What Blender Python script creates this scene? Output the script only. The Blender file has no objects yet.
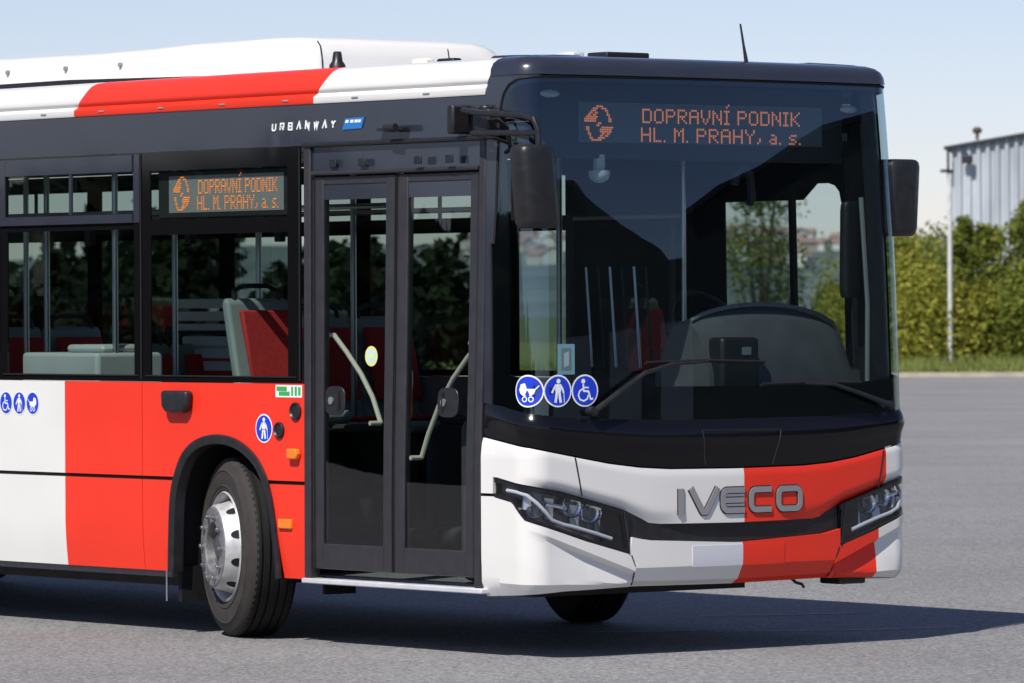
import bpy, bmesh, math, random
from mathutils import Vector, Matrix
random.seed(7)
PI = math.pi
R = math.radians
sc = bpy.context.scene
col = sc.collection

# ------------------------------------------------------------------ camera, sky, sun, exposure
CAM = Vector((20.65, -17.68, 1.714))
AL = R(51.8)
DX, DY = -math.sin(AL), math.cos(AL)          # horizontal view direction
RX, RY = math.cos(AL), math.sin(AL)           # horizontal right direction
tilt = math.atan(29.5 / 5400)
roll = R(0.25)
d0 = Vector((DX, DY, 0)); r0 = Vector((RX, RY, 0)); u0 = Vector((0, 0, 1))
dv = d0 * math.cos(tilt) - u0 * math.sin(tilt)
uv = u0 * math.cos(tilt) + d0 * math.sin(tilt)
Rv = r0 * math.cos(roll) - uv * math.sin(roll)
Uv = uv * math.cos(roll) + r0 * math.sin(roll)
cd = bpy.data.cameras.new('camera'); cam = bpy.data.objects.new('camera', cd); col.objects.link(cam)
cam.matrix_world = Matrix(((Rv.x, Uv.x, -dv.x, CAM.x), (Rv.y, Uv.y, -dv.y, CAM.y), (Rv.z, Uv.z, -dv.z, CAM.z), (0, 0, 0, 1)))
cd.sensor_width = 36; cd.lens = 5400 / 1024 * 36
cd.clip_start = 0.5; cd.clip_end = 9000
cd.dof.use_dof = True; cd.dof.focus_distance = 27.0; cd.dof.aperture_fstop = 8.0
sc.camera = cam

SUNV = Vector((0.95, -2.2, 2.85)).normalized()        # towards the sun
el = math.asin(SUNV.z); rot = math.atan2(SUNV.x, SUNV.y)
w = bpy.data.worlds.new('World'); sc.world = w; w.use_nodes = True
nt = w.node_tree
bg = nt.nodes['Background']
sky = nt.nodes.new('ShaderNodeTexSky'); sky.sky_type = 'NISHITA'; sky.sun_disc = False
sky.sun_elevation = el; sky.sun_rotation = rot; sky.altitude = 2000; sky.air_density = 1.0; sky.dust_density = 1.1; sky.ozone_density = 2.6
tint = nt.nodes.new('ShaderNodeVectorMath'); tint.operation = 'MULTIPLY'; tint.inputs[1].default_value = (1.06, .93, 1.0)
nt.links.new(sky.outputs[0], tint.inputs[0]); nt.links.new(tint.outputs[0], bg.inputs[0]); bg.inputs[1].default_value = 0.100
sl = bpy.data.lights.new('sun', 'SUN'); sl.energy = 4.9; sl.angle = R(0.5); sl.color = (1.0, 0.95, 0.87)
so = bpy.data.objects.new('sun', sl); col.objects.link(so)
so.rotation_euler = (-SUNV).to_track_quat('-Z', 'Y').to_euler(); so.location = (0, -30, 40)
sc.view_settings.view_transform = 'Standard'; sc.view_settings.look = 'None'
sc.view_settings.gamma = 1.0; sc.view_settings.exposure = 0.16; sc.view_settings.use_curve_mapping = False
sc.render.engine = 'CYCLES'
sc.cycles.max_bounces = 10; sc.cycles.transparent_max_bounces = 24; sc.cycles.glossy_bounces = 5
sc.cycles.use_denoising = True
sc.cycles.sample_clamp_indirect = 6.0

# ------------------------------------------------------------------ materials
def principled(name, base, rough=0.5, metal=0.0, coat=0.0, emit=None, estr=0.0, spec=0.5):
    m = bpy.data.materials.new(name); m.use_nodes = True
    b = m.node_tree.nodes['Principled BSDF']
    b.inputs['Base Color'].default_value = (*base, 1); b.inputs['Roughness'].default_value = rough
    b.inputs['Metallic'].default_value = metal; b.inputs['Coat Weight'].default_value = coat
    b.inputs['Coat Roughness'].default_value = 0.04
    b.inputs['Specular IOR Level'].default_value = spec
    if emit:
        b.inputs['Emission Color'].default_value = (*emit, 1); b.inputs['Emission Strength'].default_value = estr
    return m

def noisy(m, scale=6.0, amount=0.12, rough_amt=0.08, detail=5.0, bump=0.0, bscale=None, bdist=0.01, stretch=(1, 1, 1)):
    """procedural variation of base colour, roughness and optionally a bump"""
    t = m.node_tree; n = t.nodes; b = n['Principled BSDF']
    tc = n.new('ShaderNodeTexCoord'); mp = n.new('ShaderNodeMapping'); mp.inputs['Scale'].default_value = stretch
    t.links.new(tc.outputs['Object'], mp.inputs[0])
    ns = n.new('ShaderNodeTexNoise'); ns.inputs['Scale'].default_value = scale; ns.inputs['Detail'].default_value = detail
    t.links.new(mp.outputs[0], ns.inputs['Vector'])
    base = b.inputs['Base Color'].default_value[:]
    mr = n.new('ShaderNodeMapRange'); mr.inputs['From Min'].default_value = 0.3; mr.inputs['From Max'].default_value = 0.7
    mr.inputs['To Min'].default_value = 1 - amount; mr.inputs['To Max'].default_value = 1 + amount * 0.4
    t.links.new(ns.outputs['Fac'], mr.inputs[0])
    mx = n.new('ShaderNodeVectorMath'); mx.operation = 'SCALE'; mx.inputs[0].default_value = base[:3]
    t.links.new(mr.outputs[0], mx.inputs['Scale']); t.links.new(mx.outputs[0], b.inputs['Base Color'])
    r = b.inputs['Roughness'].default_value
    m2 = n.new('ShaderNodeMapRange'); m2.inputs['From Min'].default_value = 0.3; m2.inputs['From Max'].default_value = 0.7
    m2.inputs['To Min'].default_value = max(0, r - rough_amt); m2.inputs['To Max'].default_value = min(1, r + rough_amt)
    t.links.new(ns.outputs['Fac'], m2.inputs[0]); t.links.new(m2.outputs[0], b.inputs['Roughness'])
    if bump:
        nb = n.new('ShaderNodeTexNoise'); nb.inputs['Scale'].default_value = bscale or scale; nb.inputs['Detail'].default_value = 3
        t.links.new(mp.outputs[0], nb.inputs['Vector'])
        bp = n.new('ShaderNodeBump'); bp.inputs['Strength'].default_value = bump; bp.inputs['Distance'].default_value = bdist
        t.links.new(nb.outputs['Fac'], bp.inputs['Height']); t.links.new(bp.outputs[0], b.inputs['Normal'])
    return m

def glass(name, tint, rough=0.0, ior=1.5, wave=0.0, gcol=(1, 1, 1)):
    m = bpy.data.materials.new(name); m.use_nodes = True
    t = m.node_tree; n = t.nodes; n.remove(n['Principled BSDF'])
    out = n['Material Output']
    tr = n.new('ShaderNodeBsdfTransparent'); tr.inputs[0].default_value = (*tint, 1)
    gl = n.new('ShaderNodeBsdfGlossy'); gl.inputs['Roughness'].default_value = rough; gl.inputs['Color'].default_value = (*gcol, 1)
    fr = n.new('ShaderNodeFresnel')
    gb = n.new('ShaderNodeNewGeometry'); io = n.new('ShaderNodeMapRange'); io.inputs['To Min'].default_value = ior; io.inputs['To Max'].default_value = 1 / ior
    t.links.new(gb.outputs['Backfacing'], io.inputs[0]); t.links.new(io.outputs[0], fr.inputs['IOR'])        # a pane: the same reflection from both sides
    mx = n.new('ShaderNodeMixShader')
    t.links.new(fr.outputs[0], mx.inputs[0]); t.links.new(tr.outputs[0], mx.inputs[1]); t.links.new(gl.outputs[0], mx.inputs[2])
    if wave:
        tc = n.new('ShaderNodeTexCoord'); ns = n.new('ShaderNodeTexNoise'); ns.inputs['Scale'].default_value = 1.6; ns.inputs['Detail'].default_value = 1
        t.links.new(tc.outputs['Object'], ns.inputs['Vector'])
        bp = n.new('ShaderNodeBump'); bp.inputs['Strength'].default_value = wave; bp.inputs['Distance'].default_value = 0.02
        t.links.new(ns.outputs['Fac'], bp.inputs['Height']); t.links.new(bp.outputs[0], gl.inputs['Normal']); t.links.new(bp.outputs[0], fr.inputs['Normal'])
    t.links.new(mx.outputs[0], out.inputs[0])
    return m

M = {}
M['white'] = noisy(principled('white_paint', (.73, .72, .695), .34, coat=.35), 2.2, .04, .03, bump=.06, bscale=2.5)
M['red'] = noisy(principled('red_paint', (.80, .036, .015), .38, coat=.10, spec=.35), 2.2, .05, .03, bump=.06, bscale=2.5)
M['navy'] = noisy(principled('dark_navy_paint', (.026, .029, .042), .22, coat=.6), 3, .15, .05)
M['gblack'] = noisy(principled('gloss_black', (.005, .005, .007), .14, spec=.32), 3, .2, .03)
M['trim'] = noisy(principled('black_trim', (.014, .014, .016), .42), 20, .25, .1)
M['rubber'] = noisy(principled('rubber', (.009, .009, .009), .75, spec=.3), 30, .3, .1)
M['tyre'] = noisy(principled('tyre_rubber', (.034, .029, .026), .85), 14, .35, .1, bump=.15, bscale=60)
M['frame'] = noisy(principled('door_frame_grey', (.028, .026, .030), .42), 12, .15, .1)
M['frit'] = principled('black_glass_border', (.006, .006, .007), .06)
M['dark'] = noisy(principled('interior_dark', (.030, .030, .032), .7), 8, .25, .1)
M['floor'] = noisy(principled('interior_floor', (.16, .16, .165), .6), 30, .3, .1)
M['igrey'] = noisy(principled('interior_grey', (.24, .25, .26), .5), 5, .12, .1)
M['iwhite'] = noisy(principled('interior_white', (.55, .57, .56), .45), 5, .08, .1)
M['dash'] = noisy(principled('dash_grey', (.095, .092, .097), .55), 8, .15, .1, bump=.1, bscale=200)
M['seatred'] = noisy(principled('seat_red', (.62, .035, .035), .8), 40, .2, .1)
M['seatgrey'] = noisy(principled('seat_shell', (.32, .36, .36), .45), 5, .08, .1)
M['steel'] = principled('brushed_steel', (.55, .55, .56), .28, metal=1)
M['cream'] = principled('handrail_cream', (.80, .72, .60), .4)
M['silver'] = noisy(principled('wheel_silver', (.58, .58, .58), .45, metal=.35), 20, .22, .1)
M['chrome'] = principled('chrome', (.75, .76, .78), .08, metal=1)
M['letter'] = principled('letter_grey', (.40, .39, .40), .32, metal=.5)
M['orange'] = principled('orange_lens', (.85, .20, .01), .2, coat=.6)
M['ledbar'] = principled('light_guide', (.50, .53, .58), .25)
M['led'] = principled('led_orange', (.7, .20, .08), .5, emit=(1.0, .28, .09), estr=.62)
M['ledside'] = principled('led_orange_side', (.8, .22, .05), .5, emit=(1.0, .28, .06), estr=1.3)
M['board'] = principled('led_board_front', (.12, .14, .16), .6)
M['boardside'] = principled('led_board_side', (.36, .345, .34), .6)
M['blue'] = principled('sticker_blue', (.012, .045, .55), .35)
M['stwhite'] = principled('sticker_white', (.78, .80, .82), .4)
M['green'] = principled('sticker_green', (.03, .40, .08), .4)
M['yellow'] = principled('sticker_yellow', (.70, .68, .25), .4)
M['paper'] = principled('paper_blue', (.42, .66, .72), .6)
M['badge'] = principled('badge_blue', (.02, .16, .48), .3)
M['sill'] = noisy(principled('sill_alu', (.62, .63, .66), .4, metal=.2), 10, .1, .1)
M['plate'] = principled('plate_field_grey', (.60, .61, .66), .4)
M['platerim'] = principled('plate_rim_grey', (.30, .28, .29), .5)
M['hubgrey'] = noisy(principled('hub_grey', (.10, .10, .105), .5, metal=.4), 20, .2, .1)
M['lampgrey'] = noisy(principled('lamp_housing', (.13, .135, .15), .3, metal=.4), 25, .3, .1)
M['flange'] = noisy(principled('hub_flange_grey', (.26, .26, .265), .45, metal=.5), 30, .25, .1)
M['facet'] = principled('lamp_facet', (.55, .56, .58), .3, metal=.8)
M['slat'] = principled('slat_white', (.80, .81, .80), .45)
M['lens'] = principled('camera_lens', (.02, .02, .03), .05)
M['glassW'] = glass('windscreen_glass', (.60, .70, .72), ior=1.78, gcol=(.70, .86, 1.0))
M['glassS'] = glass('side_glass', (.54, .62, .60), ior=1.60, wave=.05)
M['glassD'] = glass('door_glass', (.56, .63, .61), ior=1.60, wave=.05)
M['glassC'] = glass('clear_glass', (.93, .95, .95), ior=1.45)
M['glassH'] = glass('lamp_glass', (.90, .92, .93), ior=1.45)

# ------------------------------------------------------------------ mesh helpers
class MB:
    def __init__(s): s.v = []; s.f = []; s.m = []
    def face(s, pts, mi=0):
        i = len(s.v); s.v += [tuple(p) for p in pts]; s.f.append(tuple(range(i, i + len(pts)))); s.m.append(mi)
    def grid(s, rows, mi=0, closed=False):
        """rows: list of lists of points; mi may be a function of (i,j)"""
        i0 = len(s.v); n = len(rows[0])
        for r in rows: s.v += [tuple(p) for p in r]
        for i in range(len(rows) - 1):
            for j in range(n if closed else n - 1):
                k = (j + 1) % n
                s.f.append((i0 + i * n + j, i0 + i * n + k, i0 + (i + 1) * n + k, i0 + (i + 1) * n + j))
                s.m.append(mi(i, j) if callable(mi) else mi)
        return s
    def box(s, x0, x1, y0, y1, z0, z1, mi=0, mat=None):
        c = [(x0, y0, z0), (x1, y0, z0), (x1, y1, z0), (x0, y1, z0), (x0, y0, z1), (x1, y0, z1), (x1, y1, z1), (x0, y1, z1)]
        if mat: c = [tuple(mat @ Vector(p)) for p in c]
        i = len(s.v); s.v += c
        for q in ((0, 3, 2, 1), (4, 5, 6, 7), (0, 1, 5, 4), (1, 2, 6, 5), (2, 3, 7, 6), (3, 0, 4, 7)):
            s.f.append(tuple(i + k for k in q)); s.m.append(mi)
        return s
    def tube(s, pts, r, n=10, mi=0, caps=True):
        pts = [Vector(p) for p in pts]; rows = []
        rr = r if isinstance(r, (list, tuple)) else [r] * len(pts)
        up = None
        for i, p in enumerate(pts):
            t = (pts[min(i + 1, len(pts) - 1)] - pts[max(i - 1, 0)]).normalized()
            if up is None:
                up = t.orthogonal().normalized()
            else:
                up = (up - t * up.dot(t)).normalized()
            b = t.cross(up)
            rows.append([p + (up * math.cos(2 * PI * k / n) + b * math.sin(2 * PI * k / n)) * rr[i] for k in range(n)])
        s.grid(rows, mi, closed=True)
        if caps:
            s.face(rows[0][::-1], mi); s.face(rows[-1], mi)
        return s
    def cyl(s, p0, p1, r, n=16, mi=0): return s.tube([p0, p1], r, n, mi)
    def lathe(s, prof, n, fn, mi=0):
        """prof: (r, a) pairs; fn(r*cos, r*sin, a) -> point"""
        rows = [[fn(r * math.cos(2 * PI * k / n), r * math.sin(2 * PI * k / n), a) for k in range(n)] for r, a in prof]
        s.grid(rows, mi, closed=True); return s
    def prism(s, poly, fn, d0_, d1_, mi=0):
        """poly of 2D points, fn(a,b,off)"""
        lo = [fn(a, b, d0_) for a, b in poly]; hi = [fn(a, b, d1_) for a, b in poly]
        s.face(hi, mi); s.face(lo[::-1], mi)
        n = len(poly)
        for k in range(n):
            j = (k + 1) % n; s.face([lo[k], lo[j], hi[j], hi[k]], mi)
        return s
    def build(s, name, mats, parent=None, smooth=30, bevel=0.0, solid=0.0, seg=2, merge=True, each=False):
        if each:                       # every separate piece becomes an object of its own
            key = {}; par = {}
            def find(a):
                while par[a] != a: par[a] = par[par[a]]; a = par[a]
                return a
            ids = [tuple(round(c, 5) for c in v) for v in s.v]
            for k in ids: par.setdefault(k, k)
            for f in s.f:
                for q in f[1:]: par[find(ids[f[0]])] = find(ids[q])
            groups = {}
            for f, m in zip(s.f, s.m): groups.setdefault(find(ids[f[0]]), []).append((f, m))
            out = []
            for fs_ in groups.values():
                b = MB()
                for f, m in fs_: b.face([s.v[q] for q in f], m)
                out.append(b.build(name, mats, parent, smooth, bevel, solid, seg, True))
            return out[0]
        me = bpy.data.meshes.new(name); me.from_pydata(s.v, [], s.f)
        for m in (mats if isinstance(mats, (list, tuple)) else [mats]): me.materials.append(M[m] if isinstance(m, str) else m)
        for p, k in zip(me.polygons, s.m): p.material_index = k
        bm = bmesh.new(); bm.from_mesh(me)
        if merge: bmesh.ops.remove_doubles(bm, verts=bm.verts, dist=1e-5)
        bmesh.ops.recalc_face_normals(bm, faces=bm.faces)
        if smooth:
            a = R(smooth)
            for f in bm.faces: f.smooth = True
            for e in bm.edges:
                if len(e.link_faces) == 2 and e.calc_face_angle(0) > a: e.smooth = False
        bm.to_mesh(me); bm.free(); me.update()
        o = bpy.data.objects.new(name, me); col.objects.link(o)
        if parent: o.parent = parent
        if solid:
            md = o.modifiers.new('thick', 'SOLIDIFY'); md.thickness = solid; md.offset = -1
            if smooth: md = o.modifiers.new('crisp', 'EDGE_SPLIT'); md.split_angle = R(max(35, smooth)); md.use_edge_sharp = True
        if bevel:
            md = o.modifiers.new('bevel', 'BEVEL'); md.width = bevel; md.segments = seg; md.limit_method = 'ANGLE'; md.angle_limit = R(40)
        return o

def tag(o, label=None, cat=None, group=None, kind=None):
    if label: o['label'] = label
    if cat: o['category'] = cat
    if group: o['group'] = group
    if kind: o['kind'] = kind
    return o
def empty(name, loc=(0, 0, 0), rz=0):
    o = bpy.data.objects.new(name, None); col.objects.link(o); o.location = loc; o.rotation_euler = (0, 0, rz)
    o.empty_display_size = .3
    return o
def lerp(x, xs, ys):
    if x <= xs[0]: return ys[0]
    for i in range(len(xs) - 1):
        if x <= xs[i + 1]:
            t = (x - xs[i]) / (xs[i + 1] - xs[i]); return ys[i] + t * (ys[i + 1] - ys[i])
    return ys[-1]
def loc(wd, l, z=0.0):        # metres ahead of / right of the place the photographer stands
    return Vector((CAM.x + DX * wd + RX * l, CAM.y + DY * wd + RY * l, z))

# ------------------------------------------------------------------ ground
def asphalt():
    m = principled('asphalt', (.2, .2, .2), .85, spec=.25)
    t = m.node_tree; n = t.nodes; b = n['Principled BSDF']
    tc = n.new('ShaderNodeTexCoord')
    a = n.new('ShaderNodeTexVoronoi'); a.inputs['Scale'].default_value = 62
    f = n.new('ShaderNodeTexNoise'); f.inputs['Scale'].default_value = 9; f.inputs['Detail'].default_value = 6; f.inputs['Roughness'].default_value = .7
    t.links.new(tc.outputs['Object'], f.inputs['Vector'])
    sep = n.new('ShaderNodeSeparateColor'); t.links.new(a.outputs['Color'], sep.inputs[0])
    bl = n.new('ShaderNodeMath'); bl.operation = 'MULTIPLY_ADD'; bl.inputs[1].default_value = .72; t.links.new(sep.outputs[0], bl.inputs[0])
    fm = n.new('ShaderNodeMath'); fm.operation = 'MULTIPLY'; fm.inputs[1].default_value = .28; t.links.new(f.outputs['Fac'], fm.inputs[0]); t.links.new(fm.outputs[0], bl.inputs[2])
    t.links.new(tc.outputs['Object'], a.inputs['Vector'])
    big = n.new('ShaderNodeTexNoise'); big.inputs['Scale'].default_value = .22; big.inputs['Detail'].default_value = 7; big.inputs['Roughness'].default_value = .62
    t.links.new(tc.outputs['Object'], big.inputs['Vector'])
    r1 = n.new('ShaderNodeValToRGB'); t.links.new(bl.outputs[0], r1.inputs[0])
    e = r1.color_ramp.elements
    e[0].position = .12; e[0].color = (.125, .125, .129, 1); e[1].position = .86; e[1].color = (.315, .312, .309, 1)
    x = r1.color_ramp.elements.new(.5); x.color = (.202, .201, .203, 1)
    mr = n.new('ShaderNodeMapRange'); mr.inputs['From Min'].default_value = .3; mr.inputs['From Max'].default_value = .7
    mr.inputs['To Min'].default_value = .84; mr.inputs['To Max'].default_value = 1.12
    t.links.new(big.outputs['Fac'], mr.inputs[0])
    sc_ = n.new('ShaderNodeVectorMath'); sc_.operation = 'SCALE'
    t.links.new(r1.outputs[0], sc_.inputs[0]); t.links.new(mr.outputs[0], sc_.inputs['Scale'])
    t.links.new(sc_.outputs[0], b.inputs['Base Color'])
    bp = n.new('ShaderNodeBump'); bp.inputs['Strength'].default_value = .35; bp.inputs['Distance'].default_value = .006
    t.links.new(bl.outputs[0], bp.inputs['Height']); t.links.new(bp.outputs[0], b.inputs['Normal'])
    return m
M['asphalt'] = asphalt()
M['grass'] = noisy(principled('grass_verge', (.17, .20, .045), .95), .8, .5, .05, bump=.6, bscale=5)
M['field'] = noisy(principled('meadow', (.09, .12, .035), .95), .05, .4, .05)
M['kerb'] = noisy(principled('kerb_stone', (.42, .38, .30), .8), 3, .2, .1)
M['mark'] = noisy(principled('worn_road_paint', (.55, .55, .55), .7), 9, .5, .1)
M['stain'] = noisy(principled('oil_stain', (.06, .06, .065), .6), 6, .4, .2)

mb = MB(); mb.face([(-5500, -5500, -.05), (5500, -5500, -.05), (5500, 5500, -.05), (-5500, 5500, -.05)])
tag(mb.build('ground', 'field', smooth=0), kind='structure')
mb = MB(); mb.face([loc(-110, -160), loc(-110, 160), loc(138, 160), loc(138, -160)])
tag(mb.build('asphalt_forecourt', 'asphalt', smooth=0), kind='structure')
mb = MB(); c = [loc(138.0, -160), loc(138.0, 160), loc(138.35, 160), loc(138.35, -160)]
mb.prism([(p.x, p.y) for p in c], lambda a, b, o: (a, b, o), -.04, .12)
tag(mb.build('kerb', 'kerb', smooth=0), kind='structure')
mb = MB(); mb.face([loc(138.36, -160, .09), loc(138.36, 160, .09), loc(230, 160, .4), loc(230, -160, .4)])
tag(mb.build('grass_verge', 'grass', smooth=0), kind='structure')
# grass blades on the verge
mb = MB()
for i in range(9000):
    wd = 138.5 + random.random() ** 1.5 * 16; l = random.uniform(-30, 17) if i % 3 == 0 else random.uniform(8, 17)
    p = loc(wd, l, .09 + (wd - 138.36) * .0034); h = random.uniform(.10, .32) * (0.5 + min(1, (wd - 138.5) / 4)); a = random.uniform(0, PI); bw = .035
    q = Vector((math.cos(a) * bw, math.sin(a) * bw, 0)); le = Vector((random.uniform(-.1, .1), random.uniform(-.1, .1), h))
    mb.face([p - q, p + q, p + le])
tag(mb.build('verge_grass_tufts', 'grass', smooth=0, merge=False), 'rough green grass growing along the verge behind the kerb', 'grass', kind='stuff')
# worn chalk and paint marks and a stain on the asphalt under the nose of the bus
def mark(pts, wd, m='mark'):
    mb = MB()
    for i in range(len(pts) - 1):
        a, b = Vector((*pts[i], .004)), Vector((*pts[i + 1], .004)); t = (b - a).normalized(); n = Vector((-t.y, t.x, 0)) * wd / 2
        mb.face([a - n, b - n, b + n, a + n])
    return tag(mb.build('road_marking', m, smooth=0), kind='structure')
mark([(-1.78, .46), (-1.55, .78), (-1.50, 1.02)], .05)
mark([(-1.35, 1.0), (-.95, 1.65), (-.78, 2.25)], .03)
M['crack'] = noisy(principled('crack_filler', (.085, .085, .088), .8), 6, .3, .1)
mark([(-9.2, -2.75), (-8.1, -2.62), (-7.0, -2.72), (-6.1, -2.60), (-5.2, -2.66)], .035, 'crack')
mark([(-7.6, -2.66), (-7.2, -2.95), (-6.4, -3.10)], .025, 'crack')
mark([(-4.8, 11.8), (-3.9, 12.5)], .16)
mark([(-22, 30), (-14, 36), (-4, 43)], .05, 'crack'); mark([(-36, 36), (-24, 46), (-12, 56)], .07, 'crack')
mark([(-2.55, 1.9), (-2.30, 2.3), (-2.15, 2.75)], .04)

# ------------------------------------------------------------------ far background: hill, houses, hall, bushes
def hill_z(wd, l):
    t = max(0, min(1, (wd - 1500) / 2200)); t = t * t * (3 - 2 * t)
    return -1 + t * (47 + 7 * math.sin(l * .007 + 1) + 4 * math.sin(l * .023))
mb = MB(); rows = []
for i in range(26):
    wd = 1400 + i * 100
    rows.append([loc(wd, -1400 + j * 70, hill_z(wd, -1400 + j * 70)) for j in range(41)])
mb.grid(rows)
M['hill'] = noisy(principled('hill_trees', (.13, .16, .15), 1.0), .02, .55, .02)
tag(mb.build('far_hills', 'hill', smooth=60), kind='structure')
M['hwall'] = noisy(principled('house_wall', (.62, .60, .55), .8), .3, .1, .05)
M['hwall2'] = noisy(principled('house_wall_ochre', (.50, .42, .30), .8), .3, .1, .05)
M['hroof'] = noisy(principled('house_roof', (.34, .21, .17), .8), .5, .2, .05)
def house(wall):
    e = empty('hillside_house')
    b = MB(); b.box(-4, 4, -5, 5, -3, 5); b.prism([(-4, 5), (4, 5), (0, 7.4)], lambda a, z, o: (a, o, z), -5, 5)
    b.build('wall', wall, e, smooth=0)
    b = MB()
    for s in (-1, 1):
        b.prism([(0, 7.42), (4.5 * s, 4.72), (4.5 * s, 4.95), (0, 7.7)], lambda a, z, o: (a, o, z), -5.4, 5.4)
    b.build('roof', 'hroof', e, smooth=0)
    return e
def copy_tree(o, parent=None):
    c = o.copy(); col.objects.link(c); c.parent = parent
    for ch in list(o.children): copy_tree(ch, c)
    return c
protos = [house('hwall'), house('hwall2')]
used = [False, False]
for i in range(110):
    k = 0 if random.random() < .7 else 1
    if used[k]: h = copy_tree(protos[k])
    else: h = protos[k]; used[k] = True
    wd = random.uniform(2500, 3600); l = random.uniform(-8, 70) * wd / 1000
    h.location = loc(wd, l, hill_z(wd, l)); h.rotation_euler = (0, 0, random.uniform(0, 6.28)); q = random.uniform(.7, 1.25); h.scale = (q, q, q * .9)
    tag(h, ['small white house with a red roof on the far hillside', 'small ochre house with a red roof on the far hillside'][k], 'house', 'houses on the far hillside')

# foliage
def leaf_mat(name, c0, c1):
    m = principled(name, c0, .75, spec=.2); t = m.node_tree; n = t.nodes; b = n['Principled BSDF']
    g = n.new('ShaderNodeNewGeometry'); r = n.new('ShaderNodeValToRGB')
    r.color_ramp.elements[0].color = (*c0, 1); r.color_ramp.elements[1].color = (*c1, 1)
    t.links.new(g.outputs['Random Per Island'], r.inputs[0]); t.links.new(r.outputs[0], b.inputs['Base Color'])
    tl = n.new('ShaderNodeBsdfTranslucent'); t.links.new(r.outputs[0], tl.inputs[0])
    mx = n.new('ShaderNodeMixShader'); mx.inputs[0].default_value = .42
    t.links.new(b.outputs[0], mx.inputs[1]); t.links.new(tl.outputs[0], mx.inputs[2]); t.links.new(mx.outputs[0], n['Material Output'].inputs[0])
    return m
M['leafY'] = leaf_mat('leaves_yellow_green', (.16, .19, .03), (.46, .44, .08))
M['leafG'] = leaf_mat('leaves_green', (.08, .12, .022), (.32, .34, .06))
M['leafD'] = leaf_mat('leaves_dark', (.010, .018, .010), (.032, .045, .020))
M['bark'] = noisy(principled('bark', (.10, .075, .05), .9), 8, .3, .05)
def bush(name, wd, l, h, rad, leaf, label, cat='bush', group=None, n=2600, ls=.17, z0=.1, crown0=.05, lobes=9, spire=0.0, trunk=.05):
    p0 = loc(wd, l, z0)
    e = empty(name, p0); tag(e, label, cat, group)
    b = MB()
    lb = []
    for i in range(lobes):
        a = random.uniform(0, 2 * PI); q = random.random() ** .6 * rad * .75; zz = h * (crown0 + (1 - crown0) * random.uniform(.08, .86))
        q *= (1.12 - .45 * (zz / h))
        lb.append((Vector((math.cos(a) * q, math.sin(a) * q, zz)), random.uniform(.34, .60) * rad))
    for i in range(int(spire)):
        a = random.uniform(0, 2 * PI); q = random.random() * rad * .6
        zz = h * random.uniform(.75, 1.02); lb.append((Vector((math.cos(a) * q, math.sin(a) * q, zz)), rad * .16))
    for i in range(int(14 + spire * 3)):
        c, rr = random.choice(lb); v = Vector((random.gauss(0, .5), random.gauss(0, .5), 1.0)).normalized(); L_ = rr * random.uniform(1.2, 1.9)
        for k in range(26):
            p = c + v * L_ * (.4 + .6 * k / 26) + Vector((random.gauss(0, .05), random.gauss(0, .05), 0)); sz = ls * random.uniform(.6, 1.2)
            t1 = Vector((random.gauss(0, 1), random.gauss(0, 1), random.gauss(0, .6))).normalized(); t2 = t1.orthogonal().normalized()
            b.face([p - t1 * sz * .5, p + t2 * sz * .28, p + t1 * sz * .5, p - t2 * sz * .28])
    for i in range(n):
        c, rr = random.choice(lb)
        v = Vector((random.gauss(0, 1), random.gauss(0, 1), random.gauss(0, 1))).normalized() * rr * (random.random() ** .4)
        v.z *= 1.25; p = c + v
        if p.z < .02: p.z = random.uniform(.02, .5)
        s = ls * random.uniform(.6, 1.4)
        t1 = Vector((random.gauss(0, 1), random.gauss(0, 1), random.gauss(0, .6))).normalized(); t2 = t1.orthogonal().normalized()
        t2 = (t2 * math.cos(i) + t1.cross(t2) * math.sin(i))
        b.face([p - t1 * s * .5, p + t2 * s * .28, p + t1 * s * .5, p - t2 * s * .28])
    b.build('crown', leaf, e, smooth=0, merge=False)
    b = MB()
    b.tube([(0, 0, -.2), (.03, .02, h * .3), (-.04, .05, h * .62)], [trunk, trunk * .8, trunk * .4], 8)
    for c, rr in lb[:7]:
        b.tube([(0, 0, h * .08), c * .5 + Vector((0, 0, .0)), c], [trunk * .5, trunk * .35, trunk * .15], 6)
    b.build('trunk', 'bark', e)
    return e
# the hall of ribbed sheet metal with its pole (right of the bus)
M['sheet'] = noisy(principled('ribbed_sheet', (.52, .56, .62), .5, metal=.15), 1.2, .30, .1, stretch=(1, 1, .2))
M['dkmetal'] = noisy(principled('dark_metal', (.03, .035, .045), .5), 4, .2, .1)
M['polew'] = noisy(principled('white_pole', (.62, .62, .63), .5), 6, .2, .1)
hall = empty('ribbed_metal_hall', loc(160, 13.08, .15)); hall.rotation_euler = (0, 0, AL - R(8))   # local x = to the right, y = away
tag(hall, 'blue grey ribbed sheet metal hall with a sloping dark roof edge behind the bushes', 'hall')
EAVE = 6.35; PITCH = .165; LEN = 14.0
def roofz(x): return EAVE + PITCH * (x if x < LEN / 2 else LEN - x)
b = MB(); pr = []; x = 0.0
while x < LEN - .01:
    pr += [(x, 0), (x + .12, 0), (x + .15, -.10), (x + .25, -.10), (x + .28, 0)]; x += .28
pr = [(min(px, LEN), py) for px, py in pr]
b.grid([[(px, py, -.2) for px, py in pr], [(px, py, roofz(px)) for px, py in pr]])
b.build('wall', 'sheet', hall, smooth=0)
b = MB(); b.box(-.02, 0, .02, 25, -.2, EAVE - .02); b.box(LEN, LEN + .02, .02, 25, -.2, EAVE - .02); b.build('wall', 'sheet', hall, smooth=0)
b = MB()
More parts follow.
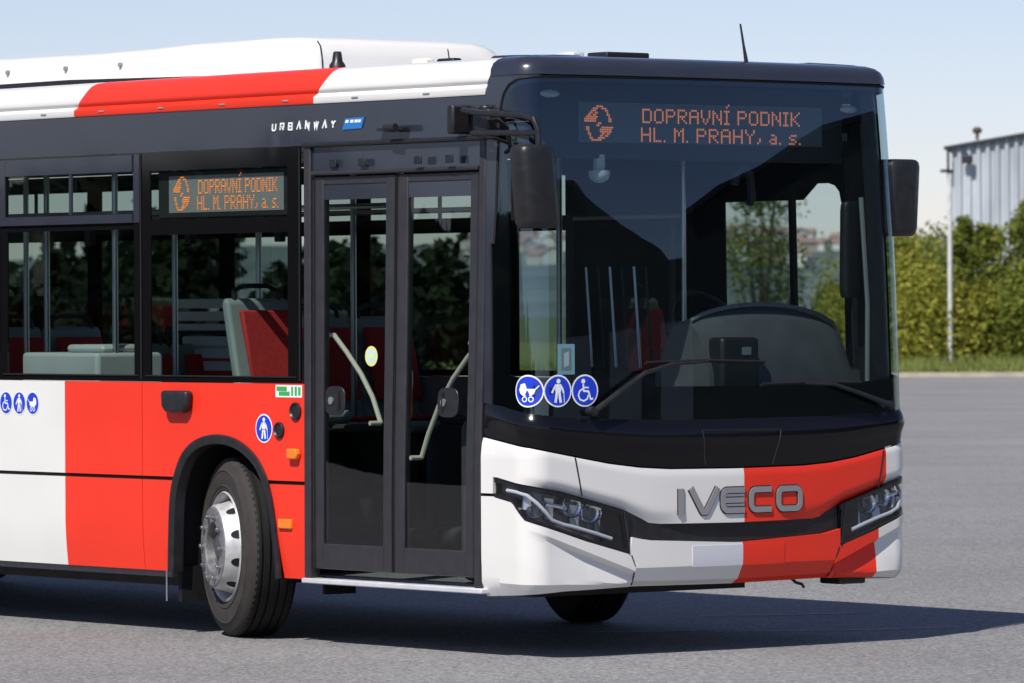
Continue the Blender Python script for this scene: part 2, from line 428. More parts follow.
for s in ((0, LEN / 2), (LEN, LEN / 2)):
    xa, xb = s; e_ = -.25 if xa == 0 else .25
    b.prism([(xa + e_, EAVE - abs(e_) * PITCH + .01), (xb, roofz(LEN / 2) + .01), (xb, roofz(LEN / 2) + .10), (xa + e_, EAVE - abs(e_) * PITCH + .10)], lambda a, z, o: (a, o, z), -.22, 25.2)
b.build('roof', 'dkmetal', hall, smooth=0)
b = MB(); b.box(-.16, -.08, -.30, -.22, 5.6, EAVE - .05); b.tube([(-.12, -.26, EAVE - .05), (-.12, -.1, EAVE + .02)], .05); b.build('gutter_pipe', 'dkmetal', hall)
pole = empty('white_pole', loc(147, 11.93, .1)); tag(pole, 'slim white steel pole standing on the grass before the ribbed hall', 'pole')
b = MB(); b.cyl((0, 0, -.2), (0, 0, 5.35), .062, 14); b.build('shaft', 'polew', pole)
b = MB(); b.cyl((0, 0, 5.35), (0, 0, 5.42), .075, 14); b.box(-.05, .05, -.3, .1, 5.36, 5.44); b.build('cap', 'dkmetal', pole)
fl = empty('floodlight', loc(159.9, 13.48, .15)); fl.rotation_euler = (0, 0, AL); tag(fl, 'small dark floodlight fixed under the roof edge of the ribbed hall', 'floodlight')
b = MB(); b.box(-.16, .16, -.36, -.16, 5.9, 6.14); b.build('housing', 'dkmetal', fl, bevel=.03)
b = MB(); b.box(-.03, .03, -.20, .01, 6.12, 6.22); b.build('bracket', 'dkmetal', fl)
b = MB(); b.box(-.13, .13, -.375, -.362, 5.93, 6.11); b.build('lens', 'lens', fl)
ve = empty('roof_ventilator', loc(160.5, 13.85, 0)); tag(ve, 'small brown roof ventilator standing above the sloping edge of the hall', 'ventilator')
zz = .15 + roofz(1.0) + .1
b = MB(); b.cyl((0, 0, zz), (0, 0, zz + .2), .05); b.build('stem', 'bark', ve)
b = MB(); b.lathe([(.0, .18), (.12, .2), (.15, .3), (.1, .37), (.0, .4)], 14, lambda x, y, a: (x, y, zz + a)); b.build('hood', 'bark', ve, smooth=50)

BG = 'bushes along the grass verge'
bush('verge_bush', 150, 10.6, 4.5, 2.1, 'leafY', 'yellow green bush right behind the bus mirror, left of the white pole', group=BG, n=17000, lobes=20, ls=.135)
bush('verge_bush', 149.5, 13.1, 3.9, 1.7, 'leafG', 'tall green bush with upright shoots just right of the white pole', group=BG, n=17000, lobes=18, spire=9, ls=.135)
bush('verge_bush', 148.5, 12.85, 2.2, 1.0, 'leafY', 'low yellow green bush at the foot of the hall, close to the pole', group=BG, n=9500, lobes=12, ls=.135)
bush('verge_bush', 149.8, 14.7, 4.7, 1.4, 'leafG', 'green bush with tall shoots at the right edge of the picture', group=BG, n=17000, lobes=18, spire=8, ls=.135)
bush('verge_bush', 147.6, 14.2, 2.7, 1.25, 'leafG', 'dense low dark bush in front of the shoots at the right edge', group=BG, n=12000, lobes=14, ls=.135)
bush('verge_bush', 153, 9.3, 2.9, 1.1, 'leafY', 'yellow green bush seen through the right rim of the windscreen', group=BG, n=7000, ls=.135)
bush('roadside_tree', 152, 7.0, 5.9, 1.6, 'leafG', 'loose green tree seen through the driver window of the bus', 'tree', n=5200, ls=.13, lobes=16, crown0=.2, trunk=.1)
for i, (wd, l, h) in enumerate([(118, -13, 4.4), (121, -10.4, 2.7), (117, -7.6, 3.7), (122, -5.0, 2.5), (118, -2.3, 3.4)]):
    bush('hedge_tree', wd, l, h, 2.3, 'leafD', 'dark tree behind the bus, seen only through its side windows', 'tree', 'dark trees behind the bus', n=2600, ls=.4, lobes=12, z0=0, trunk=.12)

bush('verge_bush', 148.2, 11.6, 2.4, 1.7, 'leafY', 'low yellow green bush spreading on both sides of the white pole', group=BG, n=10000, lobes=14, ls=.135)
bush('verge_bush', 151.5, 11.9, 3.6, 1.9, 'leafG', 'round green bush behind the white pole', group=BG, n=13000, lobes=16, ls=.135)
# unseen surroundings added behind and beside the photographer to shape the reflections in the glass
M['mirrorwall'] = noisy(principled('mirrored_wall', (.045, .050, .045), .8), .4, .2, .1)
dep = empty('mirrored_building', (52, 36, 0), R(38)); tag(dep, 'unseen dark building shape added for the windscreen of the bus to mirror', 'building')
b = MB(); b.prism([(-32, 0), (34, 0), (34, 14.0), (18, 12.6), (2, 9.0), (1.5, 6.8), (0, 6.8), (-9, 11.0), (-32, 14)], lambda a, z, o: (o, a, z), 0, 10); b.build('wall', 'mirrorwall', dep, smooth=0)
b = MB(); b.prism([(-32.2, 14.01), (-9, 11.02), (-9, 11.3), (-32.2, 14.3)], lambda a, z, o: (o, a, z), -.3, 10.3); b.prism([(2.0, 9.02), (18, 12.62), (34.2, 14.02), (34.2, 14.3), (18, 12.9), (2.0, 9.3)], lambda a, z, o: (o, a, z), -.3, 10.3); b.build('roof', 'dkmetal', dep, smooth=0, each=True)
b = MB()
for y in (-11, -6, -1): b.box(-.06, -.01, y, y + 3.2, 0, 4.2)
b.build('gate', 'igrey', dep, smooth=0, each=True)
mb = MB()
for i in range(20000):
    t = random.random(); base = Vector((-78, -14, 0)).lerp(Vector((-8, -62, 0)), t * 2) if t < .5 else Vector((-8, -62, 0)).lerp(Vector((60, -78, 0)), t * 2 - 1)
    hh = 4.3 + .5 * math.sin(t * 23) + .35 * math.sin(t * 57)
    p = base + Vector((random.uniform(-3, 3), random.uniform(-3, 3), hh * random.random() ** .8)); s = random.uniform(.5, 1.1)
    t1 = Vector((random.gauss(0, 1), random.gauss(0, 1), random.gauss(0, .6))).normalized(); t2 = t1.orthogonal()
    mb.face([p - t1 * s, p + t2 * s * .6, p + t1 * s, p - t2 * s * .6])
tag(mb.build('mirrored_trees', 'leafD', smooth=0, merge=False), 'unseen belt of dark trees added for the side windows of the bus to mirror', 'mirrored_trees', kind='stuff')

exec_bus = True
# ------------------------------------------------------------------ THE BUS   x forward, y to the left, z up; origin on the ground below the nose
bus = empty('city_bus', (0, 0, 0))
tag(bus, 'red and white low floor city bus with dark glazed front and turned front wheels', 'bus')
U0, RR_ = 1.135, .13
def hw(z): return lerp(z, [.33, .5, 1.0, 1.1, 1.25, 1.6, 2.2, 2.8, 3.0], [1.256, 1.264, 1.264, 1.253, 1.243, 1.236, 1.224, 1.214, 1.21])
def rake(z): return lerp(z, [0, .45, 1.15, 1.45, 1.8, 2.1, 2.4, 2.65, 2.9, 3.1], [-.02, 0, 0, -.003, -.012, -.024, -.042, -.062, -.086, -.11])
def fs(u, z, off=0.0):
    """front skin: u runs along the plan outline (negative = door side), z is height, off is outwards"""
    h = hw(z); a = abs(u); sg = 1 if u >= 0 else -1; yc = h - RR_
    if a <= U0:
        y = a / U0 * yc; x = -.06 * (a / 1.1) ** 2; nx, ny = 1.0, .1 * a
        n = math.hypot(nx, ny); nx /= n; ny /= n
        if a > U0 - .15:      # ease into the corner
            pass
    else:
        t = (a - U0) / RR_; xc = -.06 * (U0 / 1.1) ** 2 - RR_
        if t <= PI / 2:
            nx, ny = math.cos(t), math.sin(t); x = xc + RR_ * nx; y = yc + RR_ * ny
        else:
            nx, ny = 0.0, 1.0; y = h; x = xc - (a - U0 - RR_ * PI / 2)
    return Vector((x + rake(z) + nx * off, sg * (y + ny * off), z))
UEND = 1.612            # u where the front part meets the door (x = -0.47)
def usteps(a, b, extra=()):
    L = {round(a, 4), round(b, 4)}
    v = -1.62
    while v < 1.63:
        if a < v < b: L.add(round(v, 4))
        v += .02 if abs(v) > .6 else .06
    for e in extra:
        if a < e < b: L.add(round(e, 4))
    return sorted(L)
def fpatch(name, mats, a, b, zlo, zhi, nz=6, off=0.0, mi=0, extra=(), solid=.02, parent=None, prof=None, tmap=None, smooth=30):
    """strip of the front skin between zlo(u) and zhi(u); prof(t,u) = extra offset at height fraction t"""
    us = usteps(a, b, extra); mb = MB(); rows = []
    for u in us:
        z0, z1 = zlo(u), zhi(u); row = []
        for k in range(nz + 1):
            t = tmap(u, k) if tmap else k / nz; o = off + (prof(t, u) if prof else 0)
            row.append(fs(u, z0 + (z1 - z0) * t, o))
        rows.append(row)
    mid = [(us[i] + us[i + 1]) / 2 for i in range(len(us) - 1)]
    mb.grid(rows, (lambda i, j: mi(mid[i], (j + .5) / nz)) if callable(mi) else mi)
    return mb.build(name, mats, parent or bus, solid=solid, smooth=smooth)
S0 = .025                                            # the nose features centre
def sym(xs, ys): return lambda u: lerp(abs(u - S0), xs, ys)
z_btop = sym([0, .44, .63, .82, 1.02, 1.27, 1.62], [.928, .932, .943, .966, 1.002, 1.048, 1.098])          # top of white panel
z_up = sym([0, .52, .575, .65, .70, .735, 1.10, 1.51, 1.62], [.645, .650, .658, .690, .712, .728, .825, .893, .893])
z_up0 = z_up
z_up = lambda u: (.812 if abs(u - S0) > 1.5401 else z_up0(u))   # bottom of upper panel
z_grlo = sym([0, .58, .64, .70, .70], [.556, .582, .592, .604, .604])
z_hllo = sym([.69, .70, .965, 1.115, 1.305, 1.395, 1.54, 1.62], [.515, .516, .588, .636, .695, .782, .806, .806])
z_bot = sym([0, .65, 1.08, 1.13, 1.62], [.340, .346, .336, .332, .306])
GAP = .006
# --- bumper
def up_prof(t, u):
    a = abs(u - S0); o = 0.0
    if t < .20 and .3 < a < 1.35: o -= .028 * (1 - t / .20) * min(1, (a - .3) / .3) * min(1, (1.35 - a) / .2)
    return o - .006 * max(0, (t - .9) / .1)
def rw(a0, a1): return lambda u, t=0: 1 if a0 < u < a1 else 0
fpatch('bumper_upper_panel', ['white', 'red'], -1.61, 1.61, lambda u: z_up(u) + GAP, lambda u: z_btop(u) - GAP, 12, 0.0, rw(.055, 1.07), (.055, 1.07, S0 - 1.54, S0 - 1.5402, S0 + 1.54, S0 + 1.5402), prof=up_prof)
def low_top(u):
    a = abs(u - S0)
    return (z_grlo(u) if a <= .70 else z_hllo(u)) - (GAP if a < 1.5401 else .003)
def low_prof(t, u):
    a = abs(u - S0); o = 0.0; z = z_bot(u) + (low_top(u) - z_bot(u)) * t
    k = max(0, min(1, (1.30 - a) / .35))
    o -= .035 * max(0, (.12 - t) / .12)                                 # rolled lower edge
    if a < .665: o -= .045 * max(0, min(1, (.440 - z) / .09))           # lower lip of the middle piece tucks under
    else:
        zc = .425 + (a - .665) * .36                                     # crease that runs down from the lamp to the middle piece
        if z < zc: o -= .040 * k * max(0, min(1, (zc - z) / .025)) * max(0, 1 - (zc - z) / .20)
    return o
def low_rows(u, k):
    a = abs(u - S0); z0, z1 = z_bot(u), low_top(u); zc = .440 if a < .665 else .425 + (a - .665) * .36
    zA = .365 if a < .665 else zc - .025
    tb = max(.30, min(.93, (zc - z0) / (z1 - z0))); ta = max(.15, min(tb - .02, (zA - z0) / (z1 - z0)))
    return ta * k / 12 if k <= 12 else (ta + (tb - ta) * (k - 12) / 2 if k <= 14 else tb + (1 - tb) * (k - 14) / 10)
fpatch('bumper_lower_panel', ['white', 'red'], -1.61, 1.61, z_bot, low_top, 24, 0.0, lambda u, t: 1 if .043 < u < 1.01 else 0, (.043, 1.01, S0 - .70, S0 - .701, S0 + .70, S0 + .701, S0 - .6649, S0 - .6651, S0 + .6649, S0 + .6651, S0 - 1.54, S0 - 1.5402, S0 + 1.54, S0 + 1.5402), prof=low_prof, tmap=low_rows, smooth=25)
# seams between the corner pieces and the middle of the nose
for s in (-1, 1):
    mb = MB(); mb.tube([fs(S0 + s * 1.025, .995, .001), fs(S0 + s * 1.005, .90, .001), fs(S0 + s * .985, .805, .0)], .0035, 6); mb.build('panel_seam', 'rubber', bus)
    mb = MB(); mb.tube([fs(S0 + s * .690, .505, .0005), fs(S0 + s * .667, .45, -.002), fs(S0 + s * .664, .40, -.02), fs(S0 + s * .66, .355, -.045)], .0035, 6); mb.build('panel_seam', 'rubber', bus)
# grille strip and dark backing of the nose
fpatch('grille', 'trim', -.70 + S0, .70 + S0, lambda u: z_grlo(u) - .01, lambda u: z_up(u) + .012, 3, -.045)
fpatch('nose_backing', 'rubber', -1.60, 1.60, lambda u: z_bot(u) + .03, lambda u: 1.05, 4, -.09, solid=.01)
# number plate field pressed into the lower panel
def low_z(u, t): return z_bot(u) + (low_top(u) - z_bot(u)) * t
def low_skin(u, z, o):
    t = (z - z_bot(u)) / (low_top(u) - z_bot(u)); return fs(u, z, low_prof(t, u) + o)
mb = MB()
us_ = [-.285, -.20, -.10, 0, .043, .12, .22, .325]
mb.grid([[low_skin(u, zz, .003) for u in us_] for zz in (.435, .47, .51, .540)], lambda i, j: 1 if us_[j] > .04 else 0)
mb.build('number_plate_field', ['plate', 'red'], bus, solid=.004, smooth=60)
# tow hook, brackets under the bumper
mb = MB(); mb.tube([(-.20, .52, .36), (-.16, .535, .325), (-.14, .56, .315), (-.16, .59, .30)], .008, 8); mb.build('tow_hook', 'trim', bus)
mb = MB(); mb.box(-.30, -.14, .82, 1.0, .305, .345); mb.build('skid_block', 'trim', bus, bevel=.01)
# --- headlights
for s in (-1, 1):
    ua, ub = sorted((S0 + s * .705, S0 + s * 1.535))
    hl = fpatch('headlight', 'lampgrey', ua, ub, lambda u: z_hllo(u) - .012, lambda u: z_up(u) + .012, 6, -.055, solid=.02)
    U = lambda a: S0 + s * a
    fpatch('housing_rim', 'gblack', ua, ub, lambda u: z_up(u) - .020, lambda u: z_up(u) + .004, 2, -.004, solid=.045, parent=hl)
    fpatch('housing_rim', 'gblack', ua, ub, lambda u: z_hllo(u) - .004, lambda u: z_hllo(u) + .014, 2, -.004, solid=.045, parent=hl)
    ia, ib = sorted((U(.705), U(.85)))
    fpatch('inner_cover', 'gblack', ia, ib, lambda u: z_hllo(u) + .015, lambda u: z_up(u) - .02, 3, -.018, solid=.03, parent=hl)
    for a, z, r in ((1.03, .752, .075), (.925, .718, .075), (1.245, .735, .050)):
        mb = MB(); c = fs(U(a), z, -.045); nrm = (fs(U(a), z, 0) - fs(U(a), z, -.05)).normalized(); t1 = Vector((0, 0, 1)); t2 = nrm.cross(t1).normalized()
        mb.lathe([(r, .018), (r * .9, .004), (r * .7, -.004), (r * .66, -.006)], 22, lambda x, y, q: c + t2 * x + t1 * y * .72 + nrm * q); mb.build('reflector', 'chrome', hl, smooth=50)
    mb = MB(); path = [(1.445, .835), (1.37, .828), (1.295, .812), (1.24, .775), (1.19, .730), (1.155, .692), (1.09, .668), (1.01, .650), (.90, .620), (.80, .590)]
    mb.tube([fs(U(a), z, -.016) for a, z in path], .0095, 10); mb.build('light_strip', 'ledbar', hl)
    for a, z, r in ((1.03, .755, .052), (.925, .722, .052), (1.255, .735, .036)):
        mb = MB(); c = fs(U(a), z, -.03); nrm = (fs(U(a), z, 0) - fs(U(a), z, -.05)).normalized(); t1 = Vector((0, 0, 1)); t2 = nrm.cross(t1).normalized()
        mb.lathe([(r * 1.02, .004), (r * .95, .014), (r * .78, .006), (r * .72, -.012)], 20, lambda x, y, q: c + t2 * x + t1 * y + nrm * q)
        pj = mb.build('projector', 'chrome', hl)
        mb = MB(); mb.lathe([(r * .74, -.01), (r * .68, .006), (r * .45, .018), (.001, .023)], 20, lambda x, y, q: c + t2 * x + t1 * y + nrm * q); mb.build('lens', 'glassH', pj)
    mb = MB()
    for a, z in ((.98, .79), (.87, .755), (1.13, .77)):
        c0_, c1_ = fs(U(a + .05), z, -.035), fs(U(a - .07), z - .022, -.035)
        mb.tube([c0_, c1_], .012, 8)
    mb.build('reflector', 'chrome', hl, each=True)
    rnd = random.Random(3)
    for k in range(7):  # bright tilted plates added to catch sky light and brighten the lamp
        a = .83 + k * .075; z0_, z1_ = z_hllo(U(a)) + .05, z_up(U(a)) - .03
        mb = MB(); q = [fs(U(a), z0_, -.042), fs(U(a + .05), z0_ + .006, -.030), fs(U(a + .05), z1_, -.046), fs(U(a), z1_ - .006, -.034)]; mb.face(q); mb.face([p - Vector((.012, 0, 0)) for p in q][::-1])
        mb.build('reflector', 'facet', hl, smooth=0, each=False) if k % 2 == 0 else None
    fpatch('cover_glass', 'glassH', ua, ub, lambda u: z_hllo(u) + .002, lambda u: z_up(u) - .002, 4, -.001, solid=0, parent=hl)
    mb = MB(); mb.tube([fs(U(.705), .516, -.004), fs(U(.74), .725, -.004)], .009, 8); mb.build('housing_rim', 'gblack', hl)

# --- letters of the maker on the nose
def poly_stroke(pts, wd):
    """closed outline around a 2D polyline (mitred)"""
    L, Rr = [], []
    n = len(pts)
    for i in range(n):
        a = Vector(pts[max(0, i - 1)]); b = Vector(pts[i]); c = Vector(pts[min(n - 1, i + 1)])
        t1 = (b - a).normalized() if i > 0 else (c - b).normalized(); t2 = (c - b).normalized() if i < n - 1 else t1
        t = (t1 + t2).normalized(); nn = Vector((-t.y, t.x)); k = wd / 2 / max(.35, nn.dot(Vector((-t1.y, t1.x))))
        L.append(b + nn * k); Rr.append(b - nn * k)
    return L, Rr
def stroke(mb, pts, wd, fn, o0, o1, mi=0, closed=False):
    if closed:
        n = len(pts); L, Rr = [], []
        for i in range(n):
            a, b, c = Vector(pts[i - 1]), Vector(pts[i]), Vector(pts[(i + 1) % n]); t1 = (b - a).normalized(); t2 = (c - b).normalized(); t = (t1 + t2).normalized()
            nn = Vector((-t.y, t.x)); k = wd / 2 / max(.35, nn.dot(Vector((-t1.y, t1.x)))); L.append(b + nn * k); Rr.append(b - nn * k)
        L.append(L[0]); Rr.append(Rr[0])
    else: L, Rr = poly_stroke(pts, wd)
    for i in range(len(L) - 1):
        q = [L[i], L[i + 1], Rr[i + 1], Rr[i]]
        if (q[1] - q[0]).length < 1e-6 and (q[2] - q[3]).length < 1e-6: continue
        hi = [fn(p.x, p.y, o1) for p in q]; lo = [fn(p.x, p.y, o0) for p in q]
        mb.face(hi, mi)
        mb.face([lo[0], lo[1], hi[1], hi[0]], mi); mb.face([lo[3], lo[2], hi[2], hi[3]], mi)
        if not closed and i == 0: mb.face([lo[0], lo[3], hi[3], hi[0]], mi)
        if not closed and i == len(L) - 2: mb.face([lo[1], lo[2], hi[2], hi[1]], mi)
def arc(cx, cy, rx, ry, a0, a1, n=6): return [(cx + rx * math.cos(R(a0 + (a1 - a0) * k / n)), cy + ry * math.sin(R(a0 + (a1 - a0) * k / n))) for k in range(n + 1)]
zb, zt = .698, .828; sw = .029; h2 = sw / 2
def rr_open(x0, x1, r=.03):
    z0, z1 = zb + h2, zt - h2
    return [(x1, z1)] + arc(x0 + r, z1 - r, r, r, 90, 180) + arc(x0 + r, z0 + r, r, r, 180, 270) + [(x1, z0)]
def rr_closed(x0, x1, r=.03):
    z0, z1 = zb + h2, zt - h2
    return arc(x1 - r, z1 - r, r, r, 0, 90) + arc(x0 + r, z1 - r, r, r, 90, 180) + arc(x0 + r, z0 + r, r, r, 180, 270) + arc(x1 - r, z0 + r, r, r, 270, 360)
LET = [('I', [([(-.360, zb), (-.360, zt)], False, 1.1)]),
       ('V', [([(-.298, zt), (-.228, zb + .018), (-.222, zb + .012), (-.200, zb + .012), (-.194, zb + .018), (-.122, zt)], False, 1.05)]),
       ('E', [(rr_open(-.090, .052), False, 1.0), ([(-.075, (zb + zt) / 2), (.048, (zb + zt) / 2)], False, .9)]),
       ('C', [(rr_open(.097, .232), False, 1.0)]), ('O', [(rr_closed(.283, .432), True, 1.0)])]
for ch, parts in LET:
    mb = MB()
    for pts, cl, k in parts:
        stroke(mb, pts, sw * k + .010, fs, .0, .004, 1, cl); stroke(mb, pts, sw * k, fs, .004, .009, 0, cl)
    mb.build('nose_letter', ['letter', 'trim'], bus, smooth=0, merge=False)

# --- black panel below the windscreen
z_wb = sym([0, .65, 1.1, 1.3, 1.5, 1.62], [1.172, 1.176, 1.192, 1.215, 1.250, 1.262])
def bp_prof(t, u): return .020 * math.sin(PI * min(1, max(0, (t - .25) / .75))) * min(1, max(0, (1.6 - abs(u)) / .2)) - .008 * max(0, (.2 - t) / .2)
fpatch('front_panel', 'gblack', -1.61, 1.61, lambda u: z_btop(u) + .002, z_wb, 14, 0.0, prof=bp_prof, smooth=40)
def bp_skin(u, z, o=0.0):
    z0, z1 = z_btop(u) + .002, z_wb(u); return fs(u, z, bp_prof(max(0, min(1, (z - z0) / (z1 - z0))), u) + o)
for (a, z), (a2, z2) in (((-.235, 1.118), (-.195, .945)), ((.292, 1.113), (.255, .942)), ((-.235, 1.118), (.292, 1.113))):
    mb = MB(); mb.tube([bp_skin(a + (a2 - a) * q / 12, z + (z2 - z) * q / 12, -.001) for q in range(13)], .0035, 6); mb.build('service_flap_seam', 'trim', bus)
# --- windscreen
z_wt = sym([0, 1.0, 1.22, 1.32, 1.385, 1.43, 1.46, 1.495, 1.54], [2.876, 2.874, 2.870, 2.858, 2.830, 2.785, 2.72, 2.50, 2.05])
UG = 1.54
fpatch('windscreen', 'glassW', -UG, UG, z_wb, z_wt, 16, .0, solid=0)
def ring_fr(name, m, a, b, lo, hi, wl, wr, wb_, wt_, off):
    fpatch(name, m, a, b, lo, lambda u: lo(u) + wb_, 3, off, solid=.004); fpatch(name, m, a, b, lambda u: hi(u) - wt_, hi, 3, off, solid=.004)
    fpatch(name, m, a, a + wl, lambda u: lo(u) + wb_, lambda u: hi(u) - wt_, 12, off, solid=.004); fpatch(name, m, b - wr, b, lambda u: lo(u) + wb_, lambda u: hi(u) - wt_, 12, off, solid=.004)
ring_fr('windscreen_border', 'frit', -UG, UG, z_wb, z_wt, .13, .20, .165, .025, -.006)
fpatch('inner_pillar', 'trim', 1.07, 1.55, z_wb, z_wt, 12, -.05, solid=.02)
# pillar behind the screen edge, door side and driver side, and rubber seal
for s in (-1, 1):
    a, b = sorted((s * UG, s * 1.61))
    fpatch('corner_pillar', 'navy', a, b, lambda u: z_wb(u) + .002, lambda u: 2.79, 12, .0, solid=.03)
    a, b = sorted((s * 1.18, s * UG))
    fpatch('corner_pillar', 'navy', a, b, lambda u: z_wt(u) + .002, lambda u: lerp(abs(u), [1.3, 1.45, 1.49, 1.52, 1.54], [2.900, 2.900, 2.90, 2.86, 2.79]), 8, .003, solid=.02)
    mb = MB(); mb.tube([fs(s * (UG + .004), 1.26 + k * .0527, .001) for k in range(16)] , .006, 6)
    mb.build('screen_seal', 'rubber', bus)
mb = MB(); mb.tube([fs(u, z_wt(u) + .003, .0) for u in usteps(-UG, UG)], .007, 6); mb.build('screen_seal', 'rubber', bus)
# --- roof cap of the front
mb = MB(); rows = []
CAPR = [(2.885, 0), (2.915, -.004), (2.94, -.018), (2.958, -.045), (2.970, -.09), (2.977, -.16), (2.982, -.30), (2.984, -.45), (2.972, -.48)]
ccs = usteps(-1.49, 1.49)
for z, o in CAPR:
    row = []
    for u in ccs:
        zb_ = 2.884 if o == 0 else z
        f = fs(u, min(2.885, zb_) if o == 0 else 2.9, 0); row.append(Vector((f.x + (o if abs(u) < U0 else o * max(.0, math.cos(min(PI / 2, (abs(u) - U0) / RR_)))), f.y - math.copysign(-o * (0 if abs(u) < U0 else math.sin(min(PI / 2, (abs(u) - U0) / RR_))), u) if True else f.y, zb_ if o == 0 else z)))
    rows.append(row)
mb.grid(rows); mb.build('front_roof_cap', 'navy', bus, smooth=50, solid=.01)

# ------------------------------------------------------------------ sides
HW = 1.265
def inset(x, z):
    if z < 1.0: return 0.0
    t = ((min(z, 3.0) - .98) / 1.8) ** .7 if z > .98 else 0
    s = max(0, min(1, (x + 2.1) / 1.2)); return .051 * t * s
def sd(x, z, off=0.0, side=-1): return Vector((x, side * (HW - inset(x, z) + off), z))
def R_(x, z, off=0.0): return sd(x, z, off, -1)
def spatch(name, mats, x0, x1, zlo, zhi, side=-1, off=0.0, nx=None, nz=4, mi=0, breaks=(), solid=.02, parent=None, prof=None):
    nx = nx or max(2, int((x1 - x0) / .12)); xs = sorted({round(x0 + (x1 - x0) * k / nx, 4) for k in range(nx + 1)} | {b for b in breaks if x0 < b < x1})
    f0 = zlo if callable(zlo) else (lambda x: zlo); f1 = zhi if callable(zhi) else (lambda x: zhi)
    rows = [[sd(x, f0(x) + (f1(x) - f0(x)) * k / nz, off + (prof(k / nz) if prof else 0), side) for k in range(nz + 1)] for x in xs]
    mid = [(xs[i] + xs[i + 1]) / 2 for i in range(len(xs) - 1)]
    mb = MB(); mb.grid(rows, (lambda i, j: mi(mid[i])) if callable(mi) else mi)
    return mb.build(name, mats, parent or bus, solid=solid)
XA = -2.665            # wheel arch centre
def arch(xc):
    pts = [(-.510, .335), (-.505, .50), (-.49, .72), (-.45, .85), (-.37, .97), (-.25, 1.04), (-.10, 1.070), (.05, 1.062), (.18, 1.025), (.30, .955), (.375, .87), (.42, .78), (.455, .66), (.49, .48), (.512, .335)]
    out = []
    for i in range(len(pts) - 1):
        p0, p1, p2, p3 = pts[max(0, i - 1)], pts[i], pts[i + 1], pts[min(len(pts) - 1, i + 2)]
        for k in range(4):
            t = k / 4; out.append(tuple(.5 * (2 * p1[q] + (p2[q] - p0[q]) * t + (2 * p0[q] - 5 * p1[q] + 4 * p2[q] - p3[q]) * t * t + (3 * p1[q] - p0[q] - 3 * p2[q] + p3[q]) * t ** 3) for q in (0, 1)))
    out.append(pts[-1])
    return [(xc + a, z) for a, z in out]
def arch_z(xc):
    p = arch(xc)
    def f(x):
        if x <= p[0][0] or x >= p[-1][0]: return 0
        return lerp(x, [q[0] for q in p], [q[1] for q in p])
    return f
XR = -8.78
az = [arch_z(XA), arch_z(XR)]
def over(x, zmin): return max([zmin] + [f(x) for f in az])
ab = [q[0] for q in arch(XA)] + [q[0] for q in arch(XR)] + [XA - .5101, XA + .5121, XR - .5101, XR + .5121]
def liv(x): return 1 if (-4.185 < x < -1.0 or -8.1 < x < -6.2 or x < -10.6) else 0
XF = {-1: -1.95, 1: -.47}
